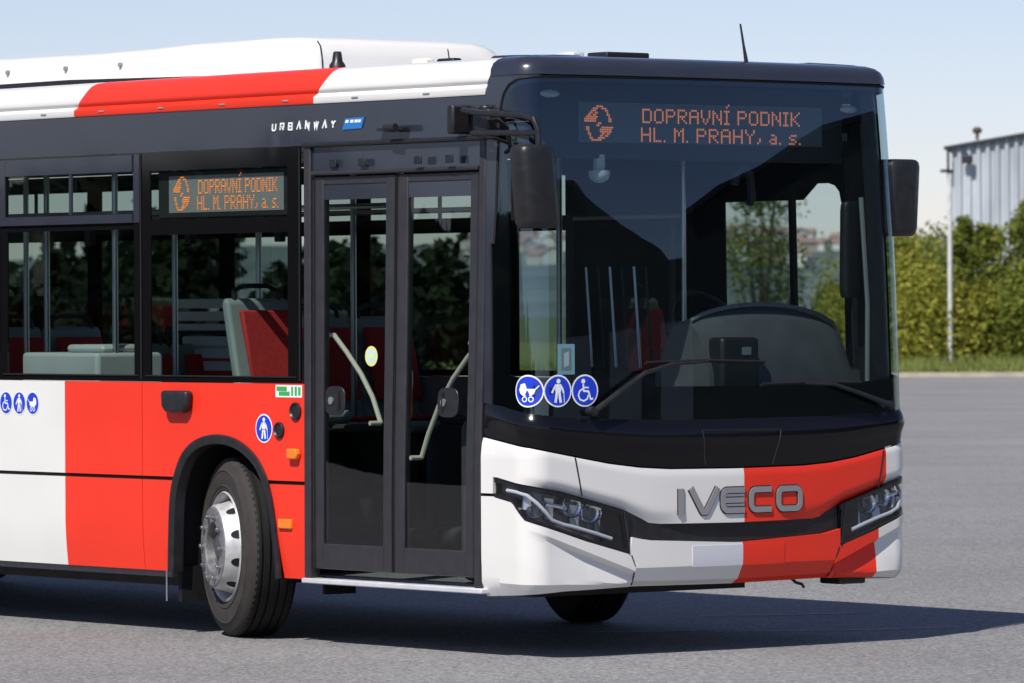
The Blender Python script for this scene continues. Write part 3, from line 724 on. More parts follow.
for s in (-1, 1):
    xf = XF[s]
    for xa, xb in ((-12.0, -9.9), (-9.894, -7.5), (-7.494, -5.45), (-5.444, -3.436), (-3.430, xf)):
        for lo, hi, nm, pf in ((.842, 1.346, 'side_panel', None), (.336, .822, 'skirt_panel', lambda t: -.05 * max(0, .5 - t) ** 1.5)):
            br = [b for b in ab if xa < b < xb] + [-4.185, -4.150, -8.1, -6.2, -10.6]
            # cut the arch columns: build the pieces left and right of an opening that breaks the whole height
            mb = MB(); xs = sorted({round(xa + (xb - xa) * k / 24, 4) for k in range(25)} | {b for b in br if xa < b < xb})
            for i in range(len(xs) - 1):
                zl0, zl1 = over(xs[i] + 1e-6, lo), over(xs[i + 1] - 1e-6, lo)
                if zl0 >= hi - .002 and zl1 >= hi - .002: continue
                zl0, zl1 = min(zl0, hi - .001), min(zl1, hi - .001); nz = 6
                for k in range(nz):
                    q = []
                    for x, zl in ((xs[i], zl0), (xs[i + 1], zl1)):
                        q.append([sd(x, zl + (hi - zl) * kk / nz, pf((zl + (hi - zl) * kk / nz - lo) / (hi - lo)) if pf else 0, s) for kk in (k, k + 1)])
                    mb.face([q[0][0], q[1][0], q[1][1], q[0][1]], liv((xs[i] + xs[i + 1]) / 2))
            mb.build(nm, ['white', 'red'], bus, solid=.02, each=True)
    spatch('rub_strip', 'rubber', -12, xf, .82, .844, s, -.012, breaks=ab, nz=1, solid=.01) if s == 1 else None
    if s == -1:
        for xa, xb in ((-12, XR - .47), (XR + .42, XA - .47), (XA + .41, xf)): spatch('rub_strip', 'rubber', xa, xb, .82, .844, s, -.012, nz=1, solid=.01)
    # panel seams are real gaps: dark body behind
    for xa, xb in ((-11.98, XR - .55), (XR + .55, XA - .55), (XA + .55, xf - .02)): spatch('body_inner_wall', 'igrey' if s == 1 else 'dark', xa, xb, .36, 1.34, s, -.035, nx=2, nz=1, solid=.01)
    for xc in (XA, XR): spatch('body_inner_wall', 'dark', xc - .55, xc + .55, 1.09, 1.34, s, -.035, nx=2, nz=1, solid=.01)
    # dark band over the windows, white and red roof rail
    spatch('upper_band', 'navy', -12, -.472, 2.582, 2.790, s, 0.0, nz=2)
    def rail_liv(x): return 1 if (-4.06 < x < -1.84 or -8.1 < x < -6.2 or x < -10.6) else 0
    prof = [(2.792, .004), (2.800, .008), (2.826, .008), (2.834, -.004), (2.846, -.010), (2.856, .000), (2.868, .004), (2.90, -.004), (2.93, -.018), (2.955, -.042), (2.972, -.080), (2.982, -.14), (2.988, -.24)]
    xs = sorted({round(-12 + .15 * k, 3) for k in range(78)} | {-.30})
    xs = [x for x in xs if x < -.5 or x == -.30]
    mb = MB(); rows = []
    curve = lambda z: .10 * max(0, min(1, (z - 2.84) / .10)) ** .6          # livery edge leans back
    cuts = [-4.07, -1.86]
    for x in xs:
        row = []
        for z, o in prof:
            xx = x
            if x == -.30: xx = -.30 - .05 * max(0, (z - 2.80) / .19)
            row.append(sd(xx, z, o, s))
        rows.append(row)
    # put livery breaks at slanted edges
    rows2 = []; tagx = []
    allx = sorted(xs + [c for c in cuts] + [-8.1, -6.2, -10.6])
    allx = [x for i, x in enumerate(allx) if i == 0 or x - allx[i - 1] > .012 or x in cuts]
    allx = [x for x in allx if x in cuts or min(abs(x - c) for c in cuts) > .14]
    for x in allx:
        row = []
        for z, o in prof:
            xx = x + (curve(z) if x in cuts else 0)
            if x > -.31: xx = lerp(z, [2.79, 2.85, 2.92, 2.955, 2.975, 2.99], [-.475, -.46, -.425, -.385, -.34, -.30])
            row.append(sd(xx, z, o, s))
        rows2.append(row)
    mb = MB(); mb.grid(rows2, lambda i, j: rail_liv((allx[i] + allx[i + 1]) / 2 + .001)); mb.build('roof_rail', ['white', 'red'], bus, solid=.01, smooth=50)
    mb = MB()
    for k in range(18):
        x = -.95 - .57 * k; mb.tube([sd(x - .025, 2.813, .0085, s), sd(x + .025, 2.813, .0085, s)], .005, 6)
    mb.build('rail_clip', 'igrey', bus, each=True)
# roof skin and floor pan
mb = MB(); mb.grid([[(-12, -1.03, 2.987), (-12, 0, 3.0), (-12, 1.03, 2.987)], [(-.40, -.99, 2.978), (-.40, 0, 2.983), (-.40, .99, 2.978)]]); mb.build('roof', 'white', bus, solid=.03)
mb = MB(); mb.box(-12.0, -11.97, -1.24, 1.24, .40, 2.97); mb.build('rear_wall', 'white', bus)
mb = MB(); mb.box(-11.9, -3.25, -1.2, 1.2, .30, .345); mb.box(-2.08, -.42, -1.16, 1.16, .325, .355); mb.box(-3.25, -2.08, -.62, .62, .30, .345); mb.build('floor_pan', 'floor', bus, each=True)
mb = MB(); mb.box(-8, -3.6, -.8, .8, .22, .296); mb.box(-2.0, -.75, -.7, .7, .27, .322); mb.box(-11.6, -9.5, -1.0, 1.0, .25, .296); mb.build('chassis', 'dark', bus, each=True)
mb = MB(); mb.box(-11.95, -.45, -1.16, 1.16, 2.60, 2.64); mb.build('interior_ceiling', 'iwhite', bus)
mb = MB(); mb.box(-11.9, -.9, -.12, .12, 2.565, 2.597); mb.build('ceiling_lamp', 'iwhite', bus)
# --- windows
def window(x0, x1, side=-1, slider=True, display=False, z0=1.350, z1=2.578, px_end=None, px_start=None, ztop=2.50, iz0=1.385, izt=2.17):
    """black band around an openable pane: thing part window > pane, slider frame"""
    mb = MB()
    px0, px1 = x0 + .07, x1 - .07
    if display: px0, px1 = x0 + .075, x1 - .105
    if px_start: px0 = px_start
    tops = izt; uz0 = None
    if slider: uz0, uz1 = 2.255, 2.478
    elif display: uz0, uz1 = 2.215, 2.478
    else: tops = ztop
    zs = [z0, iz0, tops] + ([uz0, uz1] if uz0 else []) + [z1]
    n = 6; xs = [x0] + [px0 + (px1 - px0) * k / n for k in range(n + 1)] + [x1]
    for i in range(len(xs) - 1):
        for k in range(len(zs) - 1):
            if 0 < i < len(xs) - 2 and (k == 1 or (uz0 and k == 3)): continue
            mb.face([sd(xs[i], zs[k], 0, side), sd(xs[i + 1], zs[k], 0, side), sd(xs[i + 1], zs[k + 1], 0, side), sd(xs[i], zs[k + 1], 0, side)])
    f = mb.build('window', 'frit', bus, solid=.012)
    spatch('pane', 'glassS', px0, px_end or px1, iz0, tops, side, -.004, nz=1, solid=0, parent=f)
    if uz0: spatch('pane', 'glassS', px0, px1, uz0, uz1, side, -.004, nz=1, solid=0, parent=f)
    if slider:
        mb = MB()
        for a, b, c, d in ((x0 + .012, px0 - .002, 2.205, 2.57), (px1 + .002, x1 - .012, 2.205, 2.57), (px0, px1, 2.480, 2.57), (px0, px1, 2.205, 2.252)):
            mb.grid([[sd(a, z, .004, side) for z in (c, d)], [sd(b, z, .004, side) for z in (c, d)]])
        mb.build('slider_frame', 'navy', f, solid=.008)
        xm = (px0 + px1) / 2 + .03
        mb = MB(); mb.grid([[sd(xm - .012, z, .002, side) for z in (2.255, 2.478)], [sd(xm + .012, z, .002, side) for z in (2.255, 2.478)]]); mb.build('slider_bar', 'navy', f, solid=.012)
    mb = MB(); mb.tube([sd(x1 - .002, z0 + .01, .001, side), sd(x1 - .002, z1 - .01, .001, side)], .005, 6); mb.tube([sd(x0 + .03, iz0 - .005, .002, side), sd(x1 - .03, iz0 - .005, .002, side)], .004, 6); mb.build('seal', 'rubber', f)
    return f
wx = [(-11.9, -10.5), (-10.49, -9.1), (-9.09, -7.66), (-7.65, -6.22), (-6.21, -4.84)]
for a, b in wx:
    window(a, b, -1); window(a, b, 1)
wB = window(-4.83, -3.435, -1); wA = window(-3.425, -1.985, -1, slider=False, display=True, izt=2.135)
window(-4.83, -3.435, 1); window(-3.425, -1.96, 1)
# driver's side window, bigger and lower
wd_ = window(-1.95, -.48, 1, slider=False, z0=1.35, iz0=1.42, px_end=-.95, px_start=-1.53, ztop=2.385)
spatch('pane', 'glassC', -.93, -.55, 1.42, 2.385, 1, -.004, nz=1, solid=0, parent=wd_)
mb = MB(); mb.grid([[sd(-.96, z, -.002, 1) for z in (1.42, 2.385)], [sd(-.93, z, -.002, 1) for z in (1.42, 2.385)]]); mb.build('slider_bar', 'frit', wd_, solid=.03)
mb = MB(); mb.prism([(-1.535, 2.30), (-.86, 2.30), (-.74, 2.388), (-1.535, 2.388)], lambda a, b, o: sd(a, b, o, 1), -.02, -.008); mb.prism([(-.55, 2.388), (-.66, 2.388), (-.60, 2.372), (-.565, 2.34), (-.55, 2.28)], lambda a, b, o: sd(a, b, o, 1), -.02, -.008); mb.build('frame_corner', 'frit', wd_, smooth=0, each=True)

# ------------------------------------------------------------------ front door
mb = MB()
def vbar(mb, xc, wd, z0, z1, off0, off1, mi=0, n=6):
    for a, b in ((xc - wd / 2, xc + wd / 2),):
        rows = []
        for k in range(n + 1):
            z = z0 + (z1 - z0) * k / n
            rows.append([sd(a, z, off0), sd(a, z, off1), sd(b, z, off1), sd(b, z, off0)])
        mb.grid(rows, mi, closed=True); mb.face(rows[0], mi); mb.face(rows[-1], mi)
vbar(mb, -1.922, .055, .335, 2.578, -.06, .004); vbar(mb, -.494, .05, .335, 2.578, -.06, .004)
df = empty('door_frame'); df.parent = bus; mb.build('door_post', 'frame', df, bevel=.006, each=True)
mb = MB(); rows = [[sd(-1.893 + k * .1372, z, -.012) for z in (2.440, 2.576)] for k in range(11)]; mb.grid(rows); mb.build('header', 'navy', df, solid=.04)
mb = MB(); mb.tube([sd(-1.885 + k * .1362, 2.432, .000) for k in range(11)], .011, 8); mb.build('header_rail', 'frame', df)
mb = MB(); mb.tube([sd(-1.95 + k * .148, 2.580, .006) for k in range(11)], .012, 8); mb.build('rain_gutter', 'trim', df)
mb = MB(); mb.box(-1.955, -.44, -1.285, -1.10, .318, .345); mb.build('sill', 'sill', df, bevel=.006)
mb = MB()
for xx in (-1.70, -1.45, -.98, -.72): mb.box(xx - .03, xx + .03, -1.262, -1.252, 2.46, 2.50)
mb.build('hinge_cover', 'trim', df, bevel=.004, each=True)
for sgn, xa, xb in ((-1, -1.890, -1.207), (1, -1.199, -.522)):
    mb = MB(); st = .075
    for xc in (xa + .042, xb - .042): vbar(mb, xc, .084, .395, 2.415, -.055, -.012)
    def hbar(z0, z1, o1):
        rows = []
        n = 4
        for k in range(n + 1):
            x = xa + .084 + (xb - xa - .168) * k / n
            rows.append([sd(x, z0, -.05), sd(x, z0, o1), sd(x, z1, o1), sd(x, z1, -.05)])
        mb.grid(rows, 0, closed=True)
    hbar(.395, .525, -.014); hbar(2.372, 2.415, -.014)
    leaf = mb.build('door_leaf', 'frame', bus, bevel=.005)
    mb = MB(); mb.grid([[sd(xa + .084 + (xb - xa - .168) * k / 4, z, -.018) for z in (2.295, 2.371)] for k in range(5)]); mb.build('top_panel', 'navy', leaf, solid=.015)
    mb = MB(); mb.grid([[sd(xa + .08 + (xb - xa - .16) * k / 4, .52 + (2.296 - .52) * j / 8, -.024) for j in range(9)] for k in range(5)]); mb.build('pane', 'glassD', leaf, solid=0)
    mb = MB(); xg = xb + .004 if sgn == -1 else xa - .004
    xm = xb - .002 if sgn == -1 else xa + .002
    vbar(mb, xm, .006, .40, 2.41, -.05, -.006); mb.build('rubber_edge', 'rubber', leaf)
    mb = MB(); vbar(mb, xa + .011 if sgn == -1 else xb - .011, .014, .40, 2.40, -.02, -.006); mb.build('edge_profile', 'trim', leaf)
    # handle: dark rounded plate with a slot and a lock
    hx = -1.715 if sgn == -1 else -.775
    mb = MB(); n = 20; pts = [(hx + .085 * math.copysign(abs(math.cos(2 * PI * k / n)) ** .6, math.cos(2 * PI * k / n)), 1.262 + .075 * math.copysign(abs(math.sin(2 * PI * k / n)) ** .6, math.sin(2 * PI * k / n))) for k in range(n)]
    mb.prism(pts, R_, -.026, -.019); hd = mb.build('handle_plate', 'trim', leaf, bevel=.003)
    mb = MB(); q = .03 * sgn
    mb.cyl(sd(hx - q * 1.1, 1.262, -.020) if sgn == 1 else sd(hx + q, 1.262, -.020), sd(hx - q * 1.1, 1.262, -.012) if sgn == 1 else sd(hx + q, 1.262, -.012), .020, 14); mb.build('lock', 'flange', hd)
    mb = MB(); mb.tube([sd(hx + (.035 if sgn == -1 else -.04), 1.215, -.017), sd(hx + (.035 if sgn == -1 else -.04), 1.31, -.017)], .008, 8); mb.build('slot', 'rubber', hd)
    # curved grab rail on the inside of the leaf
    mb = MB()
    if sgn == -1: cp = [(-1.83, 1.60), (-1.72, 1.51), (-1.60, 1.40), (-1.50, 1.28), (-1.43, 1.15)]
    else: cp = [(-.62, 1.56), (-.72, 1.49), (-.84, 1.38), (-.95, 1.24), (-1.03, 1.10), (-1.08, .98)]
    mb.tube([sd(a, z, -.10) for a, z in cp], .013, 10); mb.tube([sd(*cp[0], -.10), sd(*cp[0], -.03)], .012, 8); mb.tube([sd(*cp[-1], -.10), sd(*cp[-1], -.03)], .012, 8)
    mb.build('grab_rail', 'cream', leaf)
mb = MB(); cx_, cz_ = -1.41, 1.492
for r_, o_, k_ in ((.052, -.020, 0), (.036, -.0195, 1), (.018, -.019, 0)): mb.face([sd(cx_ + r_ * math.cos(2 * PI * k / 20), cz_ + r_ * math.sin(2 * PI * k / 20), o_) for k in range(20)], k_)
mb.build('button_sticker', ['yellow', 'paper'], bus, smooth=0)

# ------------------------------------------------------------------ stickers on the skin
def circ(a, b, r, n=24, sx=1.0): return [(a + r * sx * math.cos(2 * PI * k / n), b + r * math.sin(2 * PI * k / n)) for k in range(n)]
def sticker(fn, a, b, r, kind, flip=False, parent=None):
    s = -1 if flip else 1
    T = lambda p: (a + s * p[0] * r, b + p[1] * r)
    mb = MB()
    def disc(rad, o, mi):
        n = 28
        rim = [fn(*T((rad * math.cos(2 * PI * k / n), rad * math.sin(2 * PI * k / n))), o) for k in range(n)]; c = fn(a, b, o)
        for k in range(n): mb.face([c, rim[k], rim[(k + 1) % n]], mi)
    disc(1.0, .0015, 0); disc(.90, .0025, 1)
    def pg(pts, o=.0035, mi=0): mb.face([fn(*T(p), o) for p in pts], mi)
    def ln(pts, wd, o=.0035, mi=0):
        L, Rr = poly_stroke(pts, wd)
        for i in range(len(L) - 1): mb.face([fn(*T((q.x, q.y)), o) for q in (L[i], L[i + 1], Rr[i + 1], Rr[i])], mi)
    if kind == 'ped':
        pg(circ(.02, .60, .15, 14)); pg([(-.20, .42), (.20, .42), (.24, .05), (.17, -.10), (-.17, -.10), (-.22, .05)])
        ln([(-.17, .38), (-.33, .12), (-.46, -.12)], .13); ln([(.17, .38), (.34, .10), (.40, -.12)], .12)
        ln([(-.09, -.05), (-.14, -.40), (-.20, -.72)], .18); ln([(.09, -.05), (.13, -.40), (.20, -.72)], .18); ln([(.42, -.1), (.46, -.72)], .05)
    elif kind == 'wheel':
        pg(circ(-.14, .58, .15, 14)); ln([(-.14, .40), (-.10, -.02), (.26, -.05), (.42, -.52), (.60, -.50)], .12); ln([(-.12, .20), (.28, .18)], .09)
        ln([(-.16, .12), (-.40, -.02), (-.50, -.28), (-.38, -.54), (-.10, -.64), (.16, -.52), (.24, -.28)], .10)
    else:
        pg([(-.62, .08), (-.50, .42), (-.20, .50), (-.05, .14), (.50, .14), (.40, -.16), (.20, -.30), (-.30, -.30), (-.54, -.14)])
        ln([(.48, .12), (.70, .34)], .07)
        for q in (-.22, .20): ln([(q + .15 * math.cos(2 * PI * k / 12), -.50 + .15 * math.sin(2 * PI * k / 12)) for k in range(13)], .07)
    return mb.build('pictogram_sticker', ['stwhite', 'blue'], parent or bus, smooth=0, merge=False)
sticker(fs, -1.275, 1.325, .080, 'pram'); sticker(fs, -1.118, 1.325, .080, 'ped'); sticker(fs, -.958, 1.325, .080, 'wheel')
sticker(R_, -4.775, 1.22, .066, 'wheel'); sticker(R_, -4.64, 1.22, .066, 'ped'); sticker(R_, -4.505, 1.22, .066, 'pram', flip=True)
sticker(R_, -2.305, 1.112, .076, 'ped')
mb = MB(); mb.face([R_(a, b, .0015) for a, b in ((-2.20, 1.276), (-1.968, 1.276), (-1.968, 1.340), (-2.20, 1.340))], 0)
for a0, a1, b0, b1 in ((-2.19, -2.10, 1.310, 1.332), (-2.17, -2.075, 1.286, 1.306), (-2.06, -2.045, 1.286, 1.332), (-2.03, -2.012, 1.286, 1.332), (-2.00, -1.98, 1.288, 1.330)):
    mb.face([R_(a, b, .003) for a, b in ((a0, b0), (a1, b0), (a1, b1), (a0, b1))], 1)
mb.build('info_sticker', ['stwhite', 'green'], bus, smooth=0)
# paper notice behind the windscreen
mb = MB(); mb.prism([(-1.10, 1.405), (-1.00, 1.405), (-1.00, 1.555), (-1.10, 1.555)], fs, -.03, -.027); mb.face([fs(a, b, -.0265) for a, b in ((-1.08, 1.425), (-1.02, 1.425), (-1.02, 1.535), (-1.08, 1.535))], 1); mb.face([fs(a, b, -.026) for a, b in ((-1.065, 1.44), (-1.035, 1.45), (-1.035, 1.52), (-1.065, 1.51))], 2)
mb.build('paper_notice', ['paper', 'boardside', 'stwhite'], bus, smooth=0)
# model word on the dark band, with the small blue badge
def stroke_word(word, x0, z0, h, adv, fn, m, wd, slant=.12):
    G = {'U': [[(0, 1), (0, .15), (.15, 0), (.6, 0), (.75, .15), (.75, 1)]], 'R': [[(0, 0), (0, 1), (.75, 1), (.75, .45), (0, .45)], [(.35, .45), (.75, 0)]],
         'B': [[(0, 0), (0, 1), (.7, 1), (.7, .5), (0, .5)], [(.7, .5), (.75, 0), (0, 0)]], 'A': [[(0, 0), (.38, 1), (.76, 0)]], 'N': [[(0, 0), (0, 1), (.72, 0), (.72, 1)]],
         'W': [[(0, 1), (.2, 0), (.42, .8), (.64, 0), (.84, 1)]], 'Y': [[(0, 1), (.36, .5), (.72, 1)], [(.36, .5), (.36, 0)]]}
    mb = MB()
    for i, ch in enumerate(word):
        for pl_ in G[ch]:
            stroke(mb, [(x0 + i * adv + (a + b * slant) * h * 1.15, z0 + b * h) for a, b in pl_], wd, fn, .001, .006)
    return mb.build('model_lettering', m, bus, smooth=0, merge=False)
stroke_word('URBANWAY', -2.215, 2.664, .034, .071, R_, 'stwhite', .0085)
mb = MB(); mb.prism([(-1.625, 2.652), (-1.47, 2.655), (-1.445, 2.712), (-1.60, 2.708)], R_, .001, .006, 0)
for a0, a1 in ((-1.60, -1.575), (-1.56, -1.535), (-1.525, -1.50), (-1.495, -1.475)): mb.prism([(a0, 2.685), (a1, 2.685), (a1 + .006, 2.700), (a0 + .006, 2.700)], R_, .006, .008, 1)
mb.build('model_badge', ['badge', 'stwhite'], bus, smooth=0)
# small fittings of the side
mb = MB(); mb.prism([(-3.19, 1.303), (-2.945, 1.303), (-2.95, 1.215), (-2.985, 1.185), (-3.15, 1.185), (-3.185, 1.215)], R_, .0, .055); mb.build('side_camera_pod', 'trim', bus, bevel=.02, seg=3)
for x, z, r_ in ((-2.02, 1.205, .046), (-2.165, 1.105, .042)):
    mb = MB(); mb.lathe([(r_, 0), (r_, .012), (r_ * .85, .016), (r_ * .7, .008), (.001, .010)], 20, lambda a, b, q: R_(x + a, z + b, q)); mb.build('round_cap', 'trim', bus, smooth=40)
mb = MB(); mb.prism([(-2.065, .955), (-1.985, .955), (-1.975, .985), (-1.985, 1.012), (-2.07, 1.012)], R_, .0, .035); tl = mb.build('turn_signal', 'orange', bus, bevel=.01, seg=3)
for x in (-2.105, -5.05, -7.0):
    mb = MB(); mb.prism([(x - .065, .592), (x + .05, .592), (x + .05, .645), (x - .065, .645)], R_, -.012, .016); mb.build('side_marker', 'orange', bus, bevel=.008, seg=3)
mb = MB(); mb.box(-1.30, -1.08, -1.275, -1.235, 2.635, 2.648); mb.tube([(-1.19, -1.25, 2.645), (-1.19, -1.30, 2.650), (-1.10, -1.305, 2.650)], .018, 8); mb.build('door_camera', 'trim', bus)

# ------------------------------------------------------------------ wheels
def wheel(name, xc, yc, steer, side):
    e = bpy.data.objects.new(name, None); col.objects.link(e); e.parent = bus; e.location = (xc, yc, .478); e.rotation_euler = (0, 0, steer)
    W = .1375
    F = lambda x, y, a: (x, side * a, y)                      # a = outwards
    mb = MB()
    prof = [(.284, W - .02), (.292, W - .006), (.305, W), (.318, W + .002), (.321, W + .006), (.326, W + .006), (.329, W + .002), (.36, W + .004), (.398, W + .003), (.401, W + .006), (.406, W + .006), (.409, W + .002), (.445, W - .008), (.462, W - .022), (.470, W - .034)]
    tread = [(.4755, .092), (.4755, .078), (.464, .076), (.464, .066), (.477, .064), (.478, .034), (.466, .032), (.466, .022), (.478, .020), (.478, -.020), (.466, -.022), (.466, -.032), (.478, -.034), (.477, -.064), (.464, -.066), (.464, -.076), (.4755, -.078), (.4755, -.092)]
    back = [(.470, -W + .034), (.445, -W + .008), (.36, -W), (.284, -W + .02)]
    mb.lathe(prof, 96, F); ty = mb.build('tyre', 'tyre', e, smooth=40)
    mb = MB(); mb.lathe([prof[-1]] + tread + back, 96, F); mb.build('tread', 'rubber', ty, smooth=40)  # tread darker than the sidewall: shade under the arch put into its colour
    # shoulder ribs
    for sg in (1, -1):
        mb = MB()
        for k in range(72):
            a = 2 * PI * k / 72; a2 = a + 2 * PI / 72 * .55
            mb.face([F(math.cos(q) * r_, math.sin(q) * r_, sg * w_) for q, r_, w_ in ((a, .4765, .094), (a2, .4765, .094), (a2, .4725, .104), (a, .4725, .104))])
        mb.build('shoulder_ribs', 'tyre', ty, smooth=0)
    mb = MB(); mb.lathe([(.283, W - .022), (.293, W - .004), (.287, W + .004), (.276, W - .004), (.268, W - .025), (.262, W - .075)], 64, F); rim = mb.build('rim', 'silver', e, smooth=50)
    mb = MB(); mb.lathe([(.264, W - .085), (.260, W - .070), (.250, W - .040), (.232, W + .018), (.222, W + .050), (.214, W + .060)], 64, F); mb.build('disc', 'silver', rim, smooth=28)
    mb = MB(); mb.lathe([(.214, W + .0601), (.206, W + .066), (.134, W + .066), (.128, W + .060), (.124, W + .0)], 64, F); mb.build('flange', 'flange', rim, smooth=28)
    mb = MB(); mb.lathe([(.1245, W + .001), (.110, W + .006), (.100, W + .030), (.082, W + .036), (.078, W + .028), (.058, W + .028), (.055, W + .040), (.001, W + .043)], 32, F); mb.build('hub', 'hubgrey', rim, smooth=30)
    mb = MB()
    for k in range(10):
        a = 2 * PI * (k + .5) / 10; cx, cz = .216 * math.cos(a), .216 * math.sin(a)
        # opening in the dish: an oval lying in the cone
        rad = Vector((math.cos(a), math.sin(a))); tan = Vector((-rad.y, rad.x)); pts = []
        for j in range(14):
            t = 2 * PI * j / 14; p = rad * (.240 + .011 * math.cos(t)) + tan * .024 * math.sin(t)
            aa = lerp(p.length, [.222, .232, .250, .260], [W + .050, W + .018, W - .040, W - .070]); pts.append(F(p.x, p.y, aa + .004))
        mb.face(pts)
    mb.build('vent_hole', 'rubber', rim, smooth=0, each=True)
    for k in range(10):
        a = 2 * PI * k / 10; p = (.1675 * math.cos(a), .1675 * math.sin(a))
        mb = MB(); mb.cyl(F(p[0], p[1], W + .064), F(p[0], p[1], W + .084), .0150, 6); mb.cyl(F(p[0], p[1], W + .084), F(p[0], p[1], W + .090), .009, 8); mb.build('wheel_nut', 'steel', rim)
    return e
wheel('wheel', -2.72, -1.07, R(-18), -1); wheel('wheel', -2.56, 1.09, R(-17), 1)
wheel('wheel', XR, -1.10, 0, -1); wheel('wheel', XR, 1.10, 0, 1)
mb = MB(); mb.cyl((-2.645, -.98, .478), (-2.645, .98, .478), .07); mb.cyl((XR, -1.0, .478), (XR, 1.0, .478), .12); mb.build('axle', 'dark', bus, each=True)
# arch lips and liners
for s in (-1, 1):
    for xc in (XA, XR):
        p = arch(xc)
        mb = MB(); rows = []
        for i, (x, z) in enumerate(p):
            a = Vector(p[max(0, i - 1)]); b = Vector(p[min(len(p) - 1, i + 1)]); t = (b - a).normalized(); n = Vector((-t.y, t.x))
            o = lambda k: (x + n.x * k, z + n.y * k)
            rows.append([sd(*o(.004), .002, s), sd(*o(.002), .016, s), sd(*o(-.018), .020, s), sd(*o(-.046), .010, s), sd(*o(-.050), -.05, s)])
        mb.grid(rows); mb.build('arch_lip', 'trim', bus, smooth=50, solid=.006)
        mb = MB(); rows = []
        for x, z in p: rows.append([(x, s * 1.235, z), (x, s * .60, z)])
        mb.grid(rows); mb.face([(x, s * .60, z) for x, z in p]); mb.build('arch_liner', 'rubber', bus, smooth=50)
mb = MB(); mb.box(-3.19, -3.16, -1.20, -.95, .17, .36); mb.build('mud_flap', 'rubber', bus)
mb = MB(); mb.cyl((-3.30, -1.2, .34), (-3.30, -1.2, .17), .006, 6); mb.build('ground_strap', 'steel', bus)
mb = MB(); mb.box(-2.02, -2.0, -1.10, -.9, .25, .33); mb.build('mud_flap', 'rubber', bus)

# ------------------------------------------------------------------ mirrors, wipers
mb = MB()
def rbox(mb, cx, cy, cz, sx, sy, sz, r=.03, taper=0.0, shear=0.0):
    rows = []
    prof = [(-.5, .80), (-.47, .93), (-.40, 1.0), (.40, 1.0), (.46, .95), (.49, .84), (.5, .70)]
    n = 20
    for t, k in prof:
        row = []
        for j in range(n):
            a = 2 * PI * j / n; ca, sa = math.cos(a), math.sin(a)
            row.append((cx + sx / 2 * k * math.copysign(abs(ca) ** .55, ca), cy + sy / 2 * (k - taper * t) * math.copysign(abs(sa) ** .55, sa) + taper * t * .02 - shear * t, cz + sz * t))
        rows.append(row)
    mb.grid(rows, closed=True); mb.face(rows[0]); mb.face(rows[-1])
e = MB(); rbox(e, .05, -1.325, 2.325, .15, .215, .405, shear=.035); ml = e.build('mirror', 'trim', bus, smooth=50)
ml.rotation_euler = (0, 0, 0)
e = MB(); e.box(-.016, -.012, -1.42, -1.21, 2.16, 2.49); e.build('mirror_glass', 'chrome', ml)
e = MB(); e.tube([(-.60, -1.20, 2.715), (-.55, -1.30, 2.715), (-.42, -1.315, 2.70), (-.05, -1.325, 2.675), (.045, -1.322, 2.655), (.07, -1.318, 2.60), (.07, -1.315, 2.52)], .015, 10)
e.tube([(-.52, -1.19, 2.60), (-.47, -1.30, 2.60), (-.40, -1.31, 2.60), (.07, -1.318, 2.585)], .014, 10); e.build('arm', 'trim', ml, each=True)
e = MB(); e.box(-.655, -.60, -1.325, -1.215, 2.60, 2.745); e.tube([(-.44, -1.24, 2.57), (-.44, -1.24, 2.74)], .038, 12); e.box(-.50, -.38, -1.275, -1.20, 2.60, 2.72); e.build('bracket', 'trim', ml, bevel=.012, each=True)
e = MB(); e.tube([(-.40, -1.26, 2.66), (-.30, -1.27, 2.66), (-.25, -1.26, 2.62), (-.26, -1.23, 2.52), (-.32, -1.21, 2.50)], .012, 8); e.tube([(-.44, -1.25, 2.58), (-.33, -1.27, 2.57), (-.24, -1.26, 2.545)], .009, 8); e.build('cable', 'rubber', ml, each=True)
e = MB(); rbox(e, -.22, 1.285, 2.30, .17, .24, .40, taper=.06, shear=-.03); mr = e.build('mirror', 'trim', bus, smooth=50)
e = MB(); e.box(-.312, -.308, 1.19, 1.38, 2.14, 2.46); e.build('mirror_glass', 'chrome', mr)
e = MB(); e.tube([(-.46, 1.16, 2.36), (-.36, 1.21, 2.36), (-.28, 1.26, 2.36)], .015, 10); e.build('arm', 'trim', mr)
# wipers
def wiper(pts, blade, piv):
    mb = MB(); c = fs(*piv, .02); mb.cyl(fs(*piv, -.01), fs(*piv, .05), .024, 14); mb.cyl(fs(*piv, .05), fs(*piv, .058), .015, 12)
    wv = mb.build('wiper', 'trim', bus)
    mb = MB(); mb.tube([fs(a, b, .045) for a, b in pts], [.016, .011, .009, .007][:len(pts)], 8); mb.build('wiper_arm', 'trim', wv)
    mb = MB(); mb.tube([fs(a, b, .025) for a, b in blade], .008, 8); mb.tube([fs(a, b - .006, .012) for a, b in blade], .005, 6); mb.build('wiper_blade', 'rubber', wv)
wiper([(-.930, 1.222), (-.62, 1.41), (-.45, 1.452), (-.22, 1.462)], [(-.60 + .06 * k, 1.468 - .0016 * abs(k - 6)) for k in range(14)] , (-.93, 1.222))
wiper([(1.08, 1.225), (.85, 1.290), (.66, 1.338), (.45, 1.346)], [(.16 + .06 * k, 1.350 - .001 * abs(k - 6)) for k in range(13)], (1.08, 1.225))

